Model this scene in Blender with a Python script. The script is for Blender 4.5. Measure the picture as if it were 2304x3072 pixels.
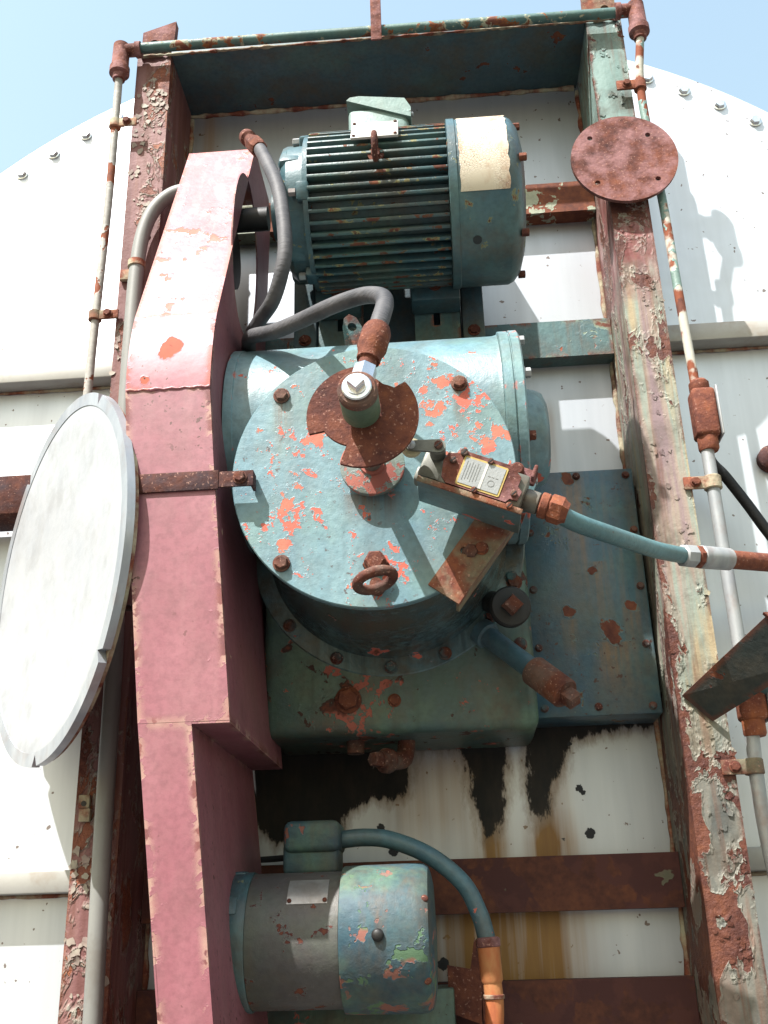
import bpy, bmesh, math, random
import numpy as np
from mathutils import Vector, Matrix
from math import sin, cos, pi, radians as R
random.seed(7)
for o in list(bpy.data.objects): bpy.data.objects.remove(o)
SC = bpy.context.scene
COL = SC.collection

# ------------------------------------------------------------------ camera
CAM = Vector((0.1071, -1.9272, 1.6))
YAW, PITCH, ROLL = 0.0629, 0.3885, -0.0292
f_ = Vector((-sin(YAW)*cos(PITCH), cos(YAW)*cos(PITCH), sin(PITCH)))
r_ = Vector((cos(YAW), sin(YAW), 0)); u_ = r_.cross(f_)
r2 = cos(ROLL)*r_ + sin(ROLL)*u_; u2 = -sin(ROLL)*r_ + cos(ROLL)*u_
cd = bpy.data.cameras.new('camera'); cam = bpy.data.objects.new('camera', cd); COL.objects.link(cam)
cam.matrix_world = Matrix(((r2.x, u2.x, -f_.x, CAM.x), (r2.y, u2.y, -f_.y, CAM.y), (r2.z, u2.z, -f_.z, CAM.z), (0, 0, 0, 1)))
cd.sensor_fit = 'VERTICAL'; cd.sensor_height = 36; cd.sensor_width = 27; cd.lens = 36.42
cd.clip_start = 0.02; cd.clip_end = 3000
SC.camera = cam
SC.render.resolution_x = 768; SC.render.resolution_y = 1024

# ------------------------------------------------------------------ sky, sun, exposure
SUN = Vector((0.80, 1.0, -1.92)).normalized()          # direction the light travels
elev = math.asin(-SUN.z); rot = math.atan2(-SUN.x, -SUN.y)
W = bpy.data.worlds.new('World'); SC.world = W; W.use_nodes = True
nt = W.node_tree; bg = nt.nodes['Background']
sky = nt.nodes.new('ShaderNodeTexSky'); sky.sky_type = 'NISHITA'; sky.sun_disc = False
sky.sun_elevation = elev; sky.sun_rotation = rot; sky.altitude = 50
sky.air_density = 2.8; sky.dust_density = 3.0; sky.ozone_density = 1.0
nt.links.new(sky.outputs[0], bg.inputs[0]); bg.inputs[1].default_value = 0.118
sl = bpy.data.lights.new('sun', 'SUN'); sl.energy = 5.0; sl.angle = R(0.53); sl.color = (1.0, 0.982, 0.958)
so = bpy.data.objects.new('sun', sl); COL.objects.link(so); so.location = (-3, -4, 8)
so.rotation_euler = SUN.to_track_quat('-Z', 'Y').to_euler()
vs = SC.view_settings; vs.view_transform = 'Standard'; vs.look = 'None'; vs.exposure = 1.2; vs.gamma = 1.0
vs.use_curve_mapping = False

# ------------------------------------------------------------------ material helpers
def lin(r, g, b):
    return tuple(.60*((c/255)/12.92 if c/255 < .04045 else ((c/255+.055)/1.055)**2.4) for c in (r, g, b))
class NB:
    def __init__(s, name):
        s.mt = bpy.data.materials.new(name); s.mt.use_nodes = True; s.t = s.mt.node_tree
        s.bsdf = s.t.nodes['Principled BSDF']; s._p = None
    def put(s, sock, v):
        if isinstance(v, bpy.types.NodeSocket): s.t.links.new(v, sock)
        elif isinstance(v, (tuple, list)):
            v = tuple(v); sock.default_value = v + (1,) if (len(v) == 3 and sock.type == 'RGBA') else v
        else: sock.default_value = (v, v, v, 1) if sock.type == 'RGBA' else ((v, v, v) if sock.type == 'VECTOR' else v)
    def n(s, ty): return s.t.nodes.new(ty)
    def pos(s):
        if s._p is None: s._p = s.n('ShaderNodeNewGeometry').outputs['Position']
        return s._p
    def vm(s, op, a, b):
        n = s.n('ShaderNodeVectorMath'); n.operation = op; s.put(n.inputs[0], a); s.put(n.inputs[1], b); return n.outputs[0]
    def P(s, sx=1, sy=1, sz=1, off=(0, 0, 0)):
        v = s.vm('MULTIPLY', s.pos(), (sx, sy, sz)); return s.vm('ADD', v, off)
    def m(s, op, a, b=0.0, clamp=False):
        n = s.n('ShaderNodeMath'); n.operation = op; n.use_clamp = clamp; s.put(n.inputs[0], a); s.put(n.inputs[1], b); return n.outputs[0]
    def noise(s, vec, scale, detail=5, rough=.55, dist=0.0):
        n = s.n('ShaderNodeTexNoise'); s.put(n.inputs['Vector'], vec); n.inputs['Scale'].default_value = scale
        n.inputs['Detail'].default_value = min(detail, 4.5); n.inputs['Roughness'].default_value = rough; n.inputs['Distortion'].default_value = dist
        return n.outputs[0]
    def vor(s, vec, scale, feature='F1', rnd=1.0):
        n = s.n('ShaderNodeTexVoronoi'); n.feature = feature; s.put(n.inputs['Vector'], vec); n.inputs['Scale'].default_value = scale
        n.inputs['Randomness'].default_value = rnd
        return n.outputs['Distance']
    def mr(s, x, a, b, c=0.0, d=1.0, smooth=False):
        n = s.n('ShaderNodeMapRange'); n.interpolation_type = 'SMOOTHSTEP' if smooth else 'LINEAR'
        s.put(n.inputs[0], x)
        for i, v in zip((1, 2, 3, 4), (a, b, c, d)): s.put(n.inputs[i], v)
        return n.outputs[0]
    def mix(s, fac, a, b, mode='MIX'):
        n = s.n('ShaderNodeMix'); n.data_type = 'RGBA'; n.blend_type = mode; s.put(n.inputs[0], fac); s.put(n.inputs[6], a); s.put(n.inputs[7], b); return n.outputs[2]
    def ramp(s, fac, stops):
        n = s.n('ShaderNodeValToRGB'); e = n.color_ramp.elements
        while len(e) < len(stops): e.new(0.5)
        for i, (p, c) in enumerate(stops): e[i].position = p; e[i].color = tuple(c) + (1,)
        s.put(n.inputs[0], fac); return n.outputs[0]
    def attr(s, name):
        n = s.n('ShaderNodeAttribute'); n.attribute_name = name; return n.outputs['Fac']
    def edge(s, rad):                                   # how near a point is to a sharp edge of its own piece
        b = s.n('ShaderNodeBevel'); b.samples = 4; b.inputs['Radius'].default_value = rad
        g = s.n('ShaderNodeNewGeometry')
        n = s.n('ShaderNodeVectorMath'); n.operation = 'DOT_PRODUCT'; s.put(n.inputs[0], b.outputs[0]); s.put(n.inputs[1], g.outputs['True Normal'])
        return s.mr(n.outputs['Value'], 0.995, 0.8)
    def done(s, color, rough=.6, metal=0.0, height=None, strength=.5, dist=.004, spec=.4):
        s.put(s.bsdf.inputs['Base Color'], color); s.put(s.bsdf.inputs['Roughness'], rough); s.put(s.bsdf.inputs['Metallic'], metal)
        s.put(s.bsdf.inputs['Specular IOR Level'], spec)
        if height is not None:
            b = s.n('ShaderNodeBump'); b.inputs['Strength'].default_value = strength; b.inputs['Distance'].default_value = dist
            s.put(b.inputs['Height'], height); s.t.links.new(b.outputs[0], s.bsdf.inputs['Normal'])
        return s.mt

def rustcol(B, off=(0, 0, 0), bright=1.0, warm=0.0):
    a = B.noise(B.P(off=off), 9, 6, .62); b = B.noise(B.P(off=(off[0]+3, off[1], off[2])), 60, 5, .6)
    v = B.m('ADD', B.m('MULTIPLY', a, .6), B.m('MULTIPLY', b, .4))
    k = lambda c: tuple(min(1, x*bright*.8) for x in c)
    return B.ramp(B.m('ADD', v, warm), [(.33, k((.045, .014, .012))), (.46, k((.10, .030, .020))), (.57, k((.165, .052, .028))), (.72, k((.27, .088, .034)))])

def rust(name, bright=1.0, warm=0.0, off=(0, 0, 0), grain=130, flaky=.0, rough=.85, tint=None, tamt=.0):
    B = NB(name); c = rustcol(B, off, bright, warm)
    if tint: c = B.mix(B.mr(B.noise(B.P(off=off), 22, 5, .6), .42, .62, 0, tamt), c, tint)
    g = B.noise(B.P(), grain, 3, .6); sp = B.mr(B.noise(B.P(off=(5, 1, 2)), 210, 2, .5), .63, .7)
    c = B.mix(B.m('MULTIPLY', sp, .45), c, (.42, .24, .18))
    return B.done(c, rough, 0, B.m('ADD', g, B.m('MULTIPLY', B.noise(B.P(), 25, 5, .6), .8)), .55, .003, .3)

def paint(name, top, top2, primer, under=None, chip=.62, chip_scale=26, rustin=.10, green=.0, streak=.2, rough=.45,
          edge=0.0, erad=.008, off=(0, 0, 0), zone=.5, dirt=.35, pits=.0, rust_over=0.0, streakcol=(.12, .06, .025), bright=1.0, spec=.4, fine=0.0, tip=0.0, zones=(), runs=(), zamt=.16, dent=0.0, grain=.55):
    B = NB(name); off = tuple(off)
    big = B.noise(B.P(off=off), 2.6, 4, .55)
    var = B.noise(B.P(1, 1, .3, off), 11, 5, .6)
    c = B.mix(B.mr(var, .35, .65), top, top2)
    c = B.mix(B.mr(B.noise(B.P(off=(off[0]+9, off[1], off[2])), 5.5, 6, .6), .47, .62, 0, green), c, (.125, .20, .115)) if green > 0 else c
    if streak > 0:
        st = B.noise(B.P(1, 1, .05, off), 42, 4, .6)
        st = B.m('MULTIPLY', B.mr(st, .5, .72), B.mr(B.noise(B.P(1, 1, .5, (off[0]+4, off[1], off[2])), 4, 3, .5), .42, .66))
        c = B.mix(B.m('MULTIPLY', st, streak), c, streakcol)
    if runs:                                            # rusty water run down from bolts and flakes
        sx = B.n('ShaderNodeSeparateXYZ'); B.put(sx.inputs[0], B.pos()); rn = B.mr(B.noise(B.P(1, 1, .06, off), 70, 4, .65), .3, .62)
        for rx, rz, rw, rl in runs:
            wx = B.m('SUBTRACT', 1.0, B.m('DIVIDE', B.m('ABSOLUTE', B.m('SUBTRACT', sx.outputs[0], rx)), rw), True)
            wz = B.m('MULTIPLY', B.mr(sx.outputs[2], rz-rl, rz-.1*rl), B.mr(sx.outputs[2], rz, rz-.004))
            c = B.mix(B.m('MULTIPLY', B.m('MULTIPLY', B.m('MULTIPLY', wx, 1.6, True), wz), B.m('MULTIPLY', rn, 1.0)), c, streakcol)
    d = B.noise(B.P(off=(off[0], off[1]+7, off[2])), 8, 7, .74)
    c = B.mix(B.mr(d, .44, .68, 0, dirt), c, (.075, .06, .042))
    c = B.mix(B.mr(B.noise(B.P(off=off), 95, 2, .6), .42, .68, 0, .28), c, tuple(x*.45 for x in top2))
    ch = B.noise(B.P(off=(off[0]+2, off[1], off[2])), chip_scale, 6, .62, .25)
    ch = B.m('ADD', ch, B.m('MULTIPLY', B.m('SUBTRACT', big, .5), zone))
    for zx, zz, zr in zones:                            # places where the paint has let go
        q = B.vm('MULTIPLY', B.vm('SUBTRACT', B.pos(), (zx, 0, zz)), (1, 0, 1))
        ln = B.n('ShaderNodeVectorMath'); ln.operation = 'LENGTH'; B.put(ln.inputs[0], q)
        ch = B.m('ADD', ch, B.mr(ln.outputs['Value'], zr, 0, 0, zamt, True))
    if edge > 0:
        e = B.edge(erad); ew = B.m('MULTIPLY', e, B.mr(B.noise(B.P(off=off), 13, 5, .6), .3, .7, .1, 1.2))
        ch = B.m('ADD', ch, B.m('MULTIPLY', ew, edge))
    if tip > 0:                                         # rubbed crests of the cooling fins
        q = B.vm('MULTIPLY', B.vm('SUBTRACT', B.pos(), (0, AXIS[0], AXIS[1])), (0, 1, 1))
        ln = B.n('ShaderNodeVectorMath'); ln.operation = 'LENGTH'; B.put(ln.inputs[0], q)
        ch = B.m('ADD', ch, B.m('MULTIPLY', B.mr(ln.outputs['Value'], AXIS[2]-.0022, AXIS[2]-.0006), B.mr(big, .35, .65, .04, .16)))
    mask = B.mr(ch, chip, chip+.012)
    if fine > 0:                                        # small flakes round the large ones
        f2 = B.noise(B.P(off=(off[0]+6, off[1], off[2])), chip_scale*3.2, 3, .6)
        f2 = B.m('ADD', f2, B.m('MULTIPLY', B.m('SUBTRACT', ch, chip), .8))
        mask = B.m('MAXIMUM', mask, B.m('MULTIPLY', B.mr(f2, .60, .615), fine*1.8, True))
    inn = B.mr(ch, chip+rustin, chip+rustin+.03)
    u = primer
    if under is not None: u = B.mix(B.mr(B.noise(B.P(off=(off[0], off[1], off[2]+3)), 16, 4, .5), .48, .54), primer, under)
    rc = rustcol(B, off, bright, .04)
    low = B.mix(inn, u, rc)
    halo = B.mr(ch, chip-.035, chip, 0, .4)
    c = B.mix(halo, c, tuple(min(1, x*1.25+.03) for x in top2))
    c = B.mix(mask, c, low)
    if pits > 0:
        pt = B.mr(B.noise(B.P(off=(off[0]+8, off[1], off[2])), 95, 3, .5), .66, .68)
        pt = B.m('MULTIPLY', pt, B.mr(B.noise(B.P(off=(off[0], off[1]+5, off[2])), 7, 3, .5), .45, .6))
        c = B.mix(B.m('MULTIPLY', pt, pits), c, (.055, .02, .014))
    if rust_over > 0:
        ro = B.mr(B.noise(B.P(off=(off[0]+1, off[1]+1, off[2])), 4.5, 7, .66), .56, .6, 0, rust_over); c = B.mix(ro, c, rc)
        mask = B.m('MAXIMUM', mask, ro)
    h = B.m('ADD', B.m('MULTIPLY', mask, -.55), B.m('MULTIPLY', B.noise(B.P(off=off), 42, 4, .72), grain))
    h = B.m('ADD', h, B.m('MULTIPLY', halo, .35))
    if dent > 0: h = B.m('ADD', h, B.m('MULTIPLY', B.noise(B.P(1, 1, .6, off), 7, 2, .5), dent))
    return B.done(c, B.mr(mask, 0, 1, rough, .85), 0, h, .55, .004, spec)

TEAL = lin(146, 178, 184); TEAL2 = lin(118, 158, 172)
CORAL = lin(222, 116, 98); GREEN = lin(116, 146, 110)
AXIS = (-.16, 3.006, .163)                              # upper motor axis (y, z) and fin crest radius
M = {}
M['cover'] = paint('teal_cover_paint', TEAL, TEAL2, CORAL, lin(206, 128, 106), .635, 40, .34, .3, .10, .45, off=(.2, 0, .35), zone=.3, dirt=.4, pits=.7, fine=.5, zones=((.12, 2.44, .14), (.185, 2.36, .11), (-.12, 2.30, .08), (-.15, 2.22, .07), (0, 2.13, .09), (-.1, 2.38, .07)), zamt=.098, runs=((-.16, 2.46, .02, .12), (.144, 2.47, .015, .1), (-.01, 2.28, .06, .07)))
M['gear'] = paint('teal_casting_paint', TEAL, TEAL2, CORAL, None, .655, 20, .10, .3, .3, .38, edge=.10, off=(3, 1, 2), dirt=.5)
M['base'] = paint('green_grimy_casting_paint', lin(86, 110, 112), lin(82, 108, 98), lin(190, 108, 92), lin(84, 60, 52), .625, 24, .06, .45, 1.0, .42, off=(1, 4, 2), dirt=.9, streakcol=(.012, .01, .008), fine=.4)
M['barrel'] = paint('grimy_drum_paint', lin(116, 146, 152), lin(88, 118, 128), CORAL, None, .66, 15, .05, .2, 1.0, .27, off=(6, 2, 4), dirt=1.15, streakcol=(.010, .009, .008), runs=((-.01, 2.12, .12, .08), (.12, 2.2, .05, .14), (-.15, 2.2, .05, .15)))
M['motor'] = paint('teal_motor_paint', lin(92, 124, 130), lin(72, 108, 120), lin(140, 144, 112), None, .66, 30, .03, .15, .5, .4, off=(5, 0, 1), dirt=.7, streakcol=(.05, .04, .025))
M['fin'] = paint('teal_fin_paint', lin(80, 112, 116), lin(66, 100, 108), lin(156, 152, 108), lin(110, 70, 50), .64, 34, .05, .3, .15, .45, off=(2, 8, 1), dirt=.8, tip=1.0)
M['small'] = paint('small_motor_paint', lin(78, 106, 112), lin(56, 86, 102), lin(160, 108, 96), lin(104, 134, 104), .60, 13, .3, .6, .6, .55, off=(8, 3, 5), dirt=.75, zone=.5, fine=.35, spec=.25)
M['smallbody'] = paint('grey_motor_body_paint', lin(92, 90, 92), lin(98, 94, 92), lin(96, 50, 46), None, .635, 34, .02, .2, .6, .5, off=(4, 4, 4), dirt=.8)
M['panel'] = paint('blue_teal_panel_paint', lin(74, 112, 128), lin(60, 96, 116), lin(124, 142, 130), None, .66, 16, .008, .25, .9, .36, off=(1, 1, 7), dirt=.6, pits=.9, zone=.4, streakcol=(.17, .105, .055), fine=.3, zones=((.345, 2.19, .025), (.43, 2.15, .045), (.37, 2.49, .03), (.40, 2.28, .02), (.47, 2.20, .03)), zamt=.3, runs=((.378, 2.49, .03, .33), (.415, 2.30, .02, .28), (.43, 2.13, .05, .14), (.345, 2.18, .02, .1), (.47, 2.2, .02, .1)))
M['soffit'] = paint('dark_teal_beam_paint', lin(84, 110, 120), lin(70, 98, 110), lin(90, 50, 40), None, .67, 14, .0, .2, .4, .6, off=(4, 2, 2), dirt=.8)
M['beam'] = paint('teal_crossbeam_paint', lin(104, 138, 138), lin(86, 122, 128), lin(150, 166, 146), lin(176, 98, 70), .615, 12, .04, .2, .8, .5, edge=.2, erad=.02, off=(7, 2, 3), dirt=.6, fine=.3)
M['beam_rust'] = paint('rusty_crossbeam', lin(108, 124, 100), lin(112, 100, 82), lin(92, 52, 46), lin(82, 45, 42), .33, 9, .16, .2, .3, .8, off=(2, 2, 9), dirt=.5, zone=.4, bright=.6)
M['beam_cream'] = paint('cream_rusty_crossbeam', lin(196, 198, 172), lin(176, 184, 160), lin(140, 76, 52), None, .50, 15, .02, 0, .4, .6, off=(2, 5, 1), dirt=.5)
M['boxpaint'] = paint('pale_green_box_paint', lin(150, 176, 166), lin(128, 158, 154), lin(120, 70, 66), None, .64, 20, .03, 0, .3, .5, off=(3, 5, 1), dirt=.5)
M['armpaint'] = paint('dark_green_arm_paint', lin(56, 66, 64), lin(46, 54, 54), lin(90, 50, 40), None, .62, 12, .0, 0, .3, .7, edge=.4, erad=.02, off=(4, 2, 6), dirt=.6)
M['hub'] = paint('worn_hub_paint', lin(136, 146, 136), lin(120, 138, 138), lin(190, 116, 102), lin(168, 96, 84), .53, 26, .16, .2, .4, .55, off=(2, 7, 6), dirt=.8, fine=.4)
M['union'] = paint('olive_union_paint', lin(104, 128, 104), lin(90, 116, 96), lin(170, 100, 84), None, .67, 40, .1, 0, .2, .42, off=(3, 5, 6), dirt=.5)
GP = dict(primer=lin(206, 172, 150), under=lin(190, 150, 132), chip=.71, chip_scale=16, rustin=.10, green=0, streak=.3, rough=.5, edge=.36, erad=.02, dirt=.22, grain=.2, zone=.2, pits=1.0, streakcol=(.30, .17, .16), dent=2.2)
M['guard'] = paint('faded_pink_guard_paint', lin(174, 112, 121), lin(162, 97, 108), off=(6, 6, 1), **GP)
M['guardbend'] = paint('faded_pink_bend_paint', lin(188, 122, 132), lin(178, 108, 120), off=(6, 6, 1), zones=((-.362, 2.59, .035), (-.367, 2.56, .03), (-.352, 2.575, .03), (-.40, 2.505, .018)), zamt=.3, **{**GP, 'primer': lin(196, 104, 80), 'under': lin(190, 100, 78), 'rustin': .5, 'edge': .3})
M['guardtop'] = paint('pale_pink_guard_paint', lin(204, 138, 144), lin(192, 120, 130), lin(208, 140, 128), lin(200, 128, 112), .64, 22, .3, 0, .7, .36, edge=.34, erad=.016, off=(6, 1, 1), dirt=.25, zone=.25, streakcol=(.45, .30, .29), dent=1.5, grain=.3)  # paler pink for the sloping panel, top panel and weld bead

def column_mat(name, cols, rustamt, off):
    B = NB(name)
    v = B.noise(B.P(1, 1, .07, off), 26, 4, .55)
    c = B.ramp(v, [(.34, cols[0]), (.45, cols[1]), (.53, cols[2]), (.62, cols[3])])
    st = B.noise(B.P(1, 1, .04, (off[0]+5, 0, 0)), 60, 4, .6)
    c = B.mix(B.mr(st, .55, .72, 0, .5), c, lin(140, 90, 60))
    patch = B.noise(B.P(1, 1, .6, off), 12, 7, .66, .4)
    patch = B.m('ADD', patch, B.m('MULTIPLY', B.m('SUBTRACT', B.noise(B.P(off=off), 2.2, 3, .5), .5), .5))
    e = B.m('MULTIPLY', B.edge(.012), B.mr(B.noise(B.P(off=off), 14, 5, .6), .35, .65, 0, 1))
    patch = B.m('ADD', patch, B.m('MULTIPLY', e, .22))
    fl = B.mr(patch, rustamt-.05, rustamt)                       # lifted, crusty paint round the rust
    crust = B.noise(B.P(off=off), 55, 5, .7)
    c = B.mix(B.m('MULTIPLY', fl, B.mr(crust, .42, .6)), c, lin(176, 172, 158))
    rm = B.mr(patch, rustamt, rustamt+.012)
    c = B.mix(rm, c, rustcol(B, off, 1.25, .05))
    h = B.m('ADD', B.m('MULTIPLY', B.m('MULTIPLY', fl, crust), 1.6), B.m('MULTIPLY', rm, -.9))
    h = B.m('ADD', h, B.m('MULTIPLY', B.noise(B.P(off=off), 20, 6, .7), .6))
    return B.done(c, .65, 0, h, .8, .006, .3)
def column_right():
    B = NB('streaked_peeling_column_paint'); off = (1, 0, 2)
    sx = B.n('ShaderNodeSeparateXYZ'); B.put(sx.inputs[0], B.pos())
    z = B.m('ADD', sx.outputs[2], B.m('MULTIPLY', B.m('SUBTRACT', B.noise(B.P(off=off), 9, 4, .6), .5), .35))
    v = B.noise(B.P(1, 1, .07, off), 26, 4, .55)
    c = B.ramp(v, [(.34, lin(158, 134, 136)), (.45, lin(178, 160, 144)), (.53, lin(160, 172, 158)), (.62, lin(190, 172, 138))])
    n2 = B.noise(B.P(1, 1, .3, (4, 1, 1)), 22, 4, .6)
    c = B.mix(B.mr(z, 3.22, 3.30), c, B.ramp(n2, [(.4, lin(150, 176, 170)), (.6, lin(128, 156, 150))]))
    red = B.m('MULTIPLY', B.mr(z, 2.84, 2.96), B.mr(z, 3.28, 3.2))
    c = B.mix(red, c, B.ramp(n2, [(.42, lin(124, 62, 56)), (.5, lin(150, 92, 88)), (.6, lin(186, 150, 146))]))
    low = B.mr(z, 2.06, 1.84)  # lower column zone: duller, darker tones with shade painted into the colour
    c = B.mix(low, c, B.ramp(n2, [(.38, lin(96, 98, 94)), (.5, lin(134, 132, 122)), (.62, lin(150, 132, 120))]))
    st = B.noise(B.P(1, 1, .04, (off[0]+5, 0, 0)), 60, 4, .6)
    c = B.mix(B.mr(st, .52, .7, 0, .75), c, lin(128, 80, 56))
    d = B.noise(B.P(off=(off[0], off[1]+7, off[2])), 9, 5, .72); c = B.mix(B.mr(d, .46, .7, 0, .75), c, (.06, .045, .032))
    patch = B.noise(B.P(1, 1, .6, off), 13, 5, .68, .4)
    patch = B.m('ADD', patch, B.m('MULTIPLY', B.m('SUBTRACT', B.noise(B.P(off=off), 2.6, 3, .5), .5), .35))
    e = B.m('MULTIPLY', B.edge(.014), B.mr(B.noise(B.P(off=off), 14, 4, .6), .35, .65, 0, 1))
    patch = B.m('ADD', patch, B.m('MULTIPLY', e, .26))
    patch = B.m('ADD', patch, B.m('MULTIPLY', B.m('MULTIPLY', B.mr(sx.outputs[0], .537, .516), B.mr(sx.outputs[1], .02, .004)), .08))
    patch = B.m('ADD', patch, B.m('ADD', B.m('MULTIPLY', low, .075), B.m('MULTIPLY', red, .05)))
    ra = .60; fl = B.mr(patch, ra-.05, ra); crust = B.noise(B.P(off=off), 60, 4, .7)
    c = B.mix(B.m('MULTIPLY', fl, B.mr(crust, .42, .6)), c, lin(170, 166, 152))
    rm = B.mr(patch, ra, ra+.012); c = B.mix(rm, c, rustcol(B, off, .85, .0))
    h = B.m('ADD', B.m('MULTIPLY', B.m('MULTIPLY', fl, crust), 1.6), B.m('MULTIPLY', rm, -.9))
    h = B.m('ADD', h, B.m('MULTIPLY', B.noise(B.P(off=off), 22, 4, .75), .8))
    return B.done(c, .62, 0, h, .55, .005, .35)
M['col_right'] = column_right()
M['col_left'] = column_mat('mauve_rusty_column_paint', [lin(122, 78, 74), lin(140, 96, 94), lin(150, 108, 104), lin(128, 84, 74)], .575, (4, 0, 5))
M['rust'] = rust('red_brown_rust'); M['rust_disc'] = rust('chalky_mauve_rust', 1.2, -.04, (2, 2, 2), 120, tint=lin(168, 122, 122), tamt=.85)
M['rust_cam'] = rust('grainy_dark_rust', 1.0, .0, (1, 3, 4), 170); M['rust_orange'] = rust('orange_rust', 1.25, .05, (3, 3, 1))
M['rust_plate'] = rust('flaky_bracket_rust', 1.2, .03, (4, 6, 4), 90, tint=lin(150, 156, 130), tamt=.6)
M['bolt'] = rust('rusty_bolt', .9, .0, (1, 1, 1), 160, tint=lin(130, 120, 110), tamt=.5)
M['boltteal'] = rust('painted_bolt', .9, -.03, (2, 1, 1), 160, tint=lin(80, 116, 118), tamt=.9)
M['black'] = (lambda B: B.done(B.mix(B.noise(B.P(), 40, 4, .6), (.006, .006, .007), (.022, .02, .018)), .5, 0, B.noise(B.P(), 60, 4, .6), .3, .002))(NB('black_grease'))
def rubber(name, c1, c2):
    B = NB(name); n = B.noise(B.P(), 16, 5, .65); w = B.noise(B.P(1, 1, 4), 60, 3, .6)
    return B.done(B.mix(B.mr(n, .35, .65), c1, c2), .62, 0, B.m('ADD', w, B.m('MULTIPLY', n, .6)), .35, .003, .35)
M['hose'] = rubber('weathered_grey_rubber', lin(72, 72, 76), lin(104, 102, 104)); M['cable'] = rubber('black_cable_rubber', lin(28, 28, 30), lin(46, 46, 48))
def metal(name, c1, c2, rough, met, scale=30, streak=.2, stain=(.3, .2, .1), st=.0, bump=.15):
    B = NB(name); n = B.noise(B.P(1, 1, streak), scale, 5, .6)
    c = B.mix(B.mr(n, .35, .65), c1, c2)
    if st > 0: c = B.mix(B.mr(B.noise(B.P(off=(3, 2, 1)), 11, 6, .66), .52, .66, 0, st), c, stain)
    return B.done(c, B.mr(n, .3, .7, rough-.06, rough+.08), met, B.noise(B.P(), scale*2, 4, .6), bump, .002)
M['flake_pale'] = metal('curled_pale_paint', lin(186, 182, 164), lin(150, 160, 150), .7, 0, 18, 1, lin(150, 120, 110), .5); M['flake_cream'] = metal('curled_cream_paint', lin(184, 176, 158), lin(150, 124, 118), .7, 0, 24, 1)
M['galv'] = metal('galvanised_conduit', lin(196, 198, 198), lin(170, 174, 176), .5, .25, 26, .4, lin(150, 88, 50), .35)
M['chrome'] = metal('bright_plated_steel', (.75, .75, .76), (.58, .58, .6), .22, .95, 40)
M['grey_pipe'] = metal('grey_plastic_conduit', lin(158, 158, 152), lin(138, 138, 134), .5, 0, 14, .2, lin(110, 96, 80), .3)
M['dish'] = metal('brushed_aluminium_dish', lin(220, 222, 225), lin(202, 205, 210), .45, .3, 16, .7, lin(150, 146, 140), .25, .5)
M['dishrim'] = metal('machined_aluminium_rim', lin(204, 208, 213), lin(178, 184, 192), .36, .4, 20, .4, lin(160, 110, 70), .25)
M['plate'] = metal('stamped_nameplate', lin(200, 202, 204), lin(176, 178, 180), .34, .55, 50, .6, lin(120, 96, 70), .3)
M['whiteplate'] = metal('white_nameplate', lin(232, 230, 224), lin(214, 210, 202), .4, .1, 40, 1, lin(150, 100, 70), .25)
M['bracket_al'] = metal('dull_cast_alloy', lin(150, 150, 142), lin(122, 122, 112), .5, .4, 40, 1, lin(110, 70, 40), .5)
M['nylon'] = metal('nylon_roller', lin(222, 212, 178), lin(200, 190, 150), .45, 0, 50, 1)
M['rope'] = metal('rope_fibre', lin(214, 200, 180), lin(186, 166, 146), .85, 0, 120, 1)
M['yellow'] = metal('yellow_border', lin(214, 186, 104), lin(190, 160, 90), .5, 0, 60, 1)
M['pipeteal'] = paint('blue_teal_pipe_paint', lin(96, 130, 140), lin(78, 112, 126), CORAL, None, .67, 26, .03, .2, .4, .42, off=(4, 1, 7), dirt=.6)
M['tealtube'] = paint('teal_flexible_conduit_paint', lin(108, 152, 156), lin(94, 140, 148), lin(70, 76, 76), None, .70, 24, .2, 0, .1, .42, off=(9, 2, 3), dirt=.3, pits=.5)
M['pipegreen'] = paint('mottled_green_pipe_paint', lin(96, 134, 130), lin(74, 112, 112), lin(186, 186, 160), lin(150, 90, 50), .53, 30, .07, .2, .1, .5, off=(9, 9, 3), dirt=.4)
M['rodpaint'] = paint('white_rusty_rod_paint', lin(204, 200, 190), lin(180, 176, 168), lin(150, 84, 54), None, .50, 9, .04, 0, .1, .6, off=(1, 9, 3), dirt=.3)
M['rodgreen'] = paint('green_white_rod_paint', lin(150, 178, 168), lin(130, 164, 156), lin(214, 210, 196), lin(150, 80, 50), .53, 12, .16, 0, .1, .5, off=(1, 7, 3), dirt=.3)
def orange_pipe():
    B = NB('orange_rust_pipe'); c = B.ramp(B.noise(B.P(1, 1, .4), 20, 5, .6), [(.35, lin(150, 72, 42)), (.5, lin(196, 112, 66)), (.65, lin(206, 146, 92))])
    return B.done(c, .75, 0, B.noise(B.P(), 60, 5, .6), .3, .003)
M['orange'] = orange_pipe()
def label_mat():
    B = NB('cracked_cream_label'); v = B.vor(B.vm('ADD', B.P(1, 1, 1), (0, 0, 0)), 175, 'DISTANCE_TO_EDGE')
    z = B.n('ShaderNodeSeparateXYZ'); B.put(z.inputs[0], B.pos())
    dens = B.mr(B.noise(B.P(off=(1, 0, 0)), 14, 4, .6), .42, .6, .0, .8)
    cr = B.m('MULTIPLY', B.mr(v, .0, .09, 1, 0), dens)
    c = B.mix(B.noise(B.P(), 12, 5, .6), lin(246, 236, 214), lin(232, 214, 184))
    c = B.mix(B.mr(B.noise(B.P(1, 1, .5, (3, 1, 1)), 13, 6, .66), .5, .66, 0, .75), c, lin(176, 110, 60))
    c = B.mix(B.m('MULTIPLY', cr, .75), c, lin(150, 92, 52))
    return B.done(c, .5, 0, B.m('MULTIPLY', cr, -1), .5, .002)
M['label'] = label_mat()
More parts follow.
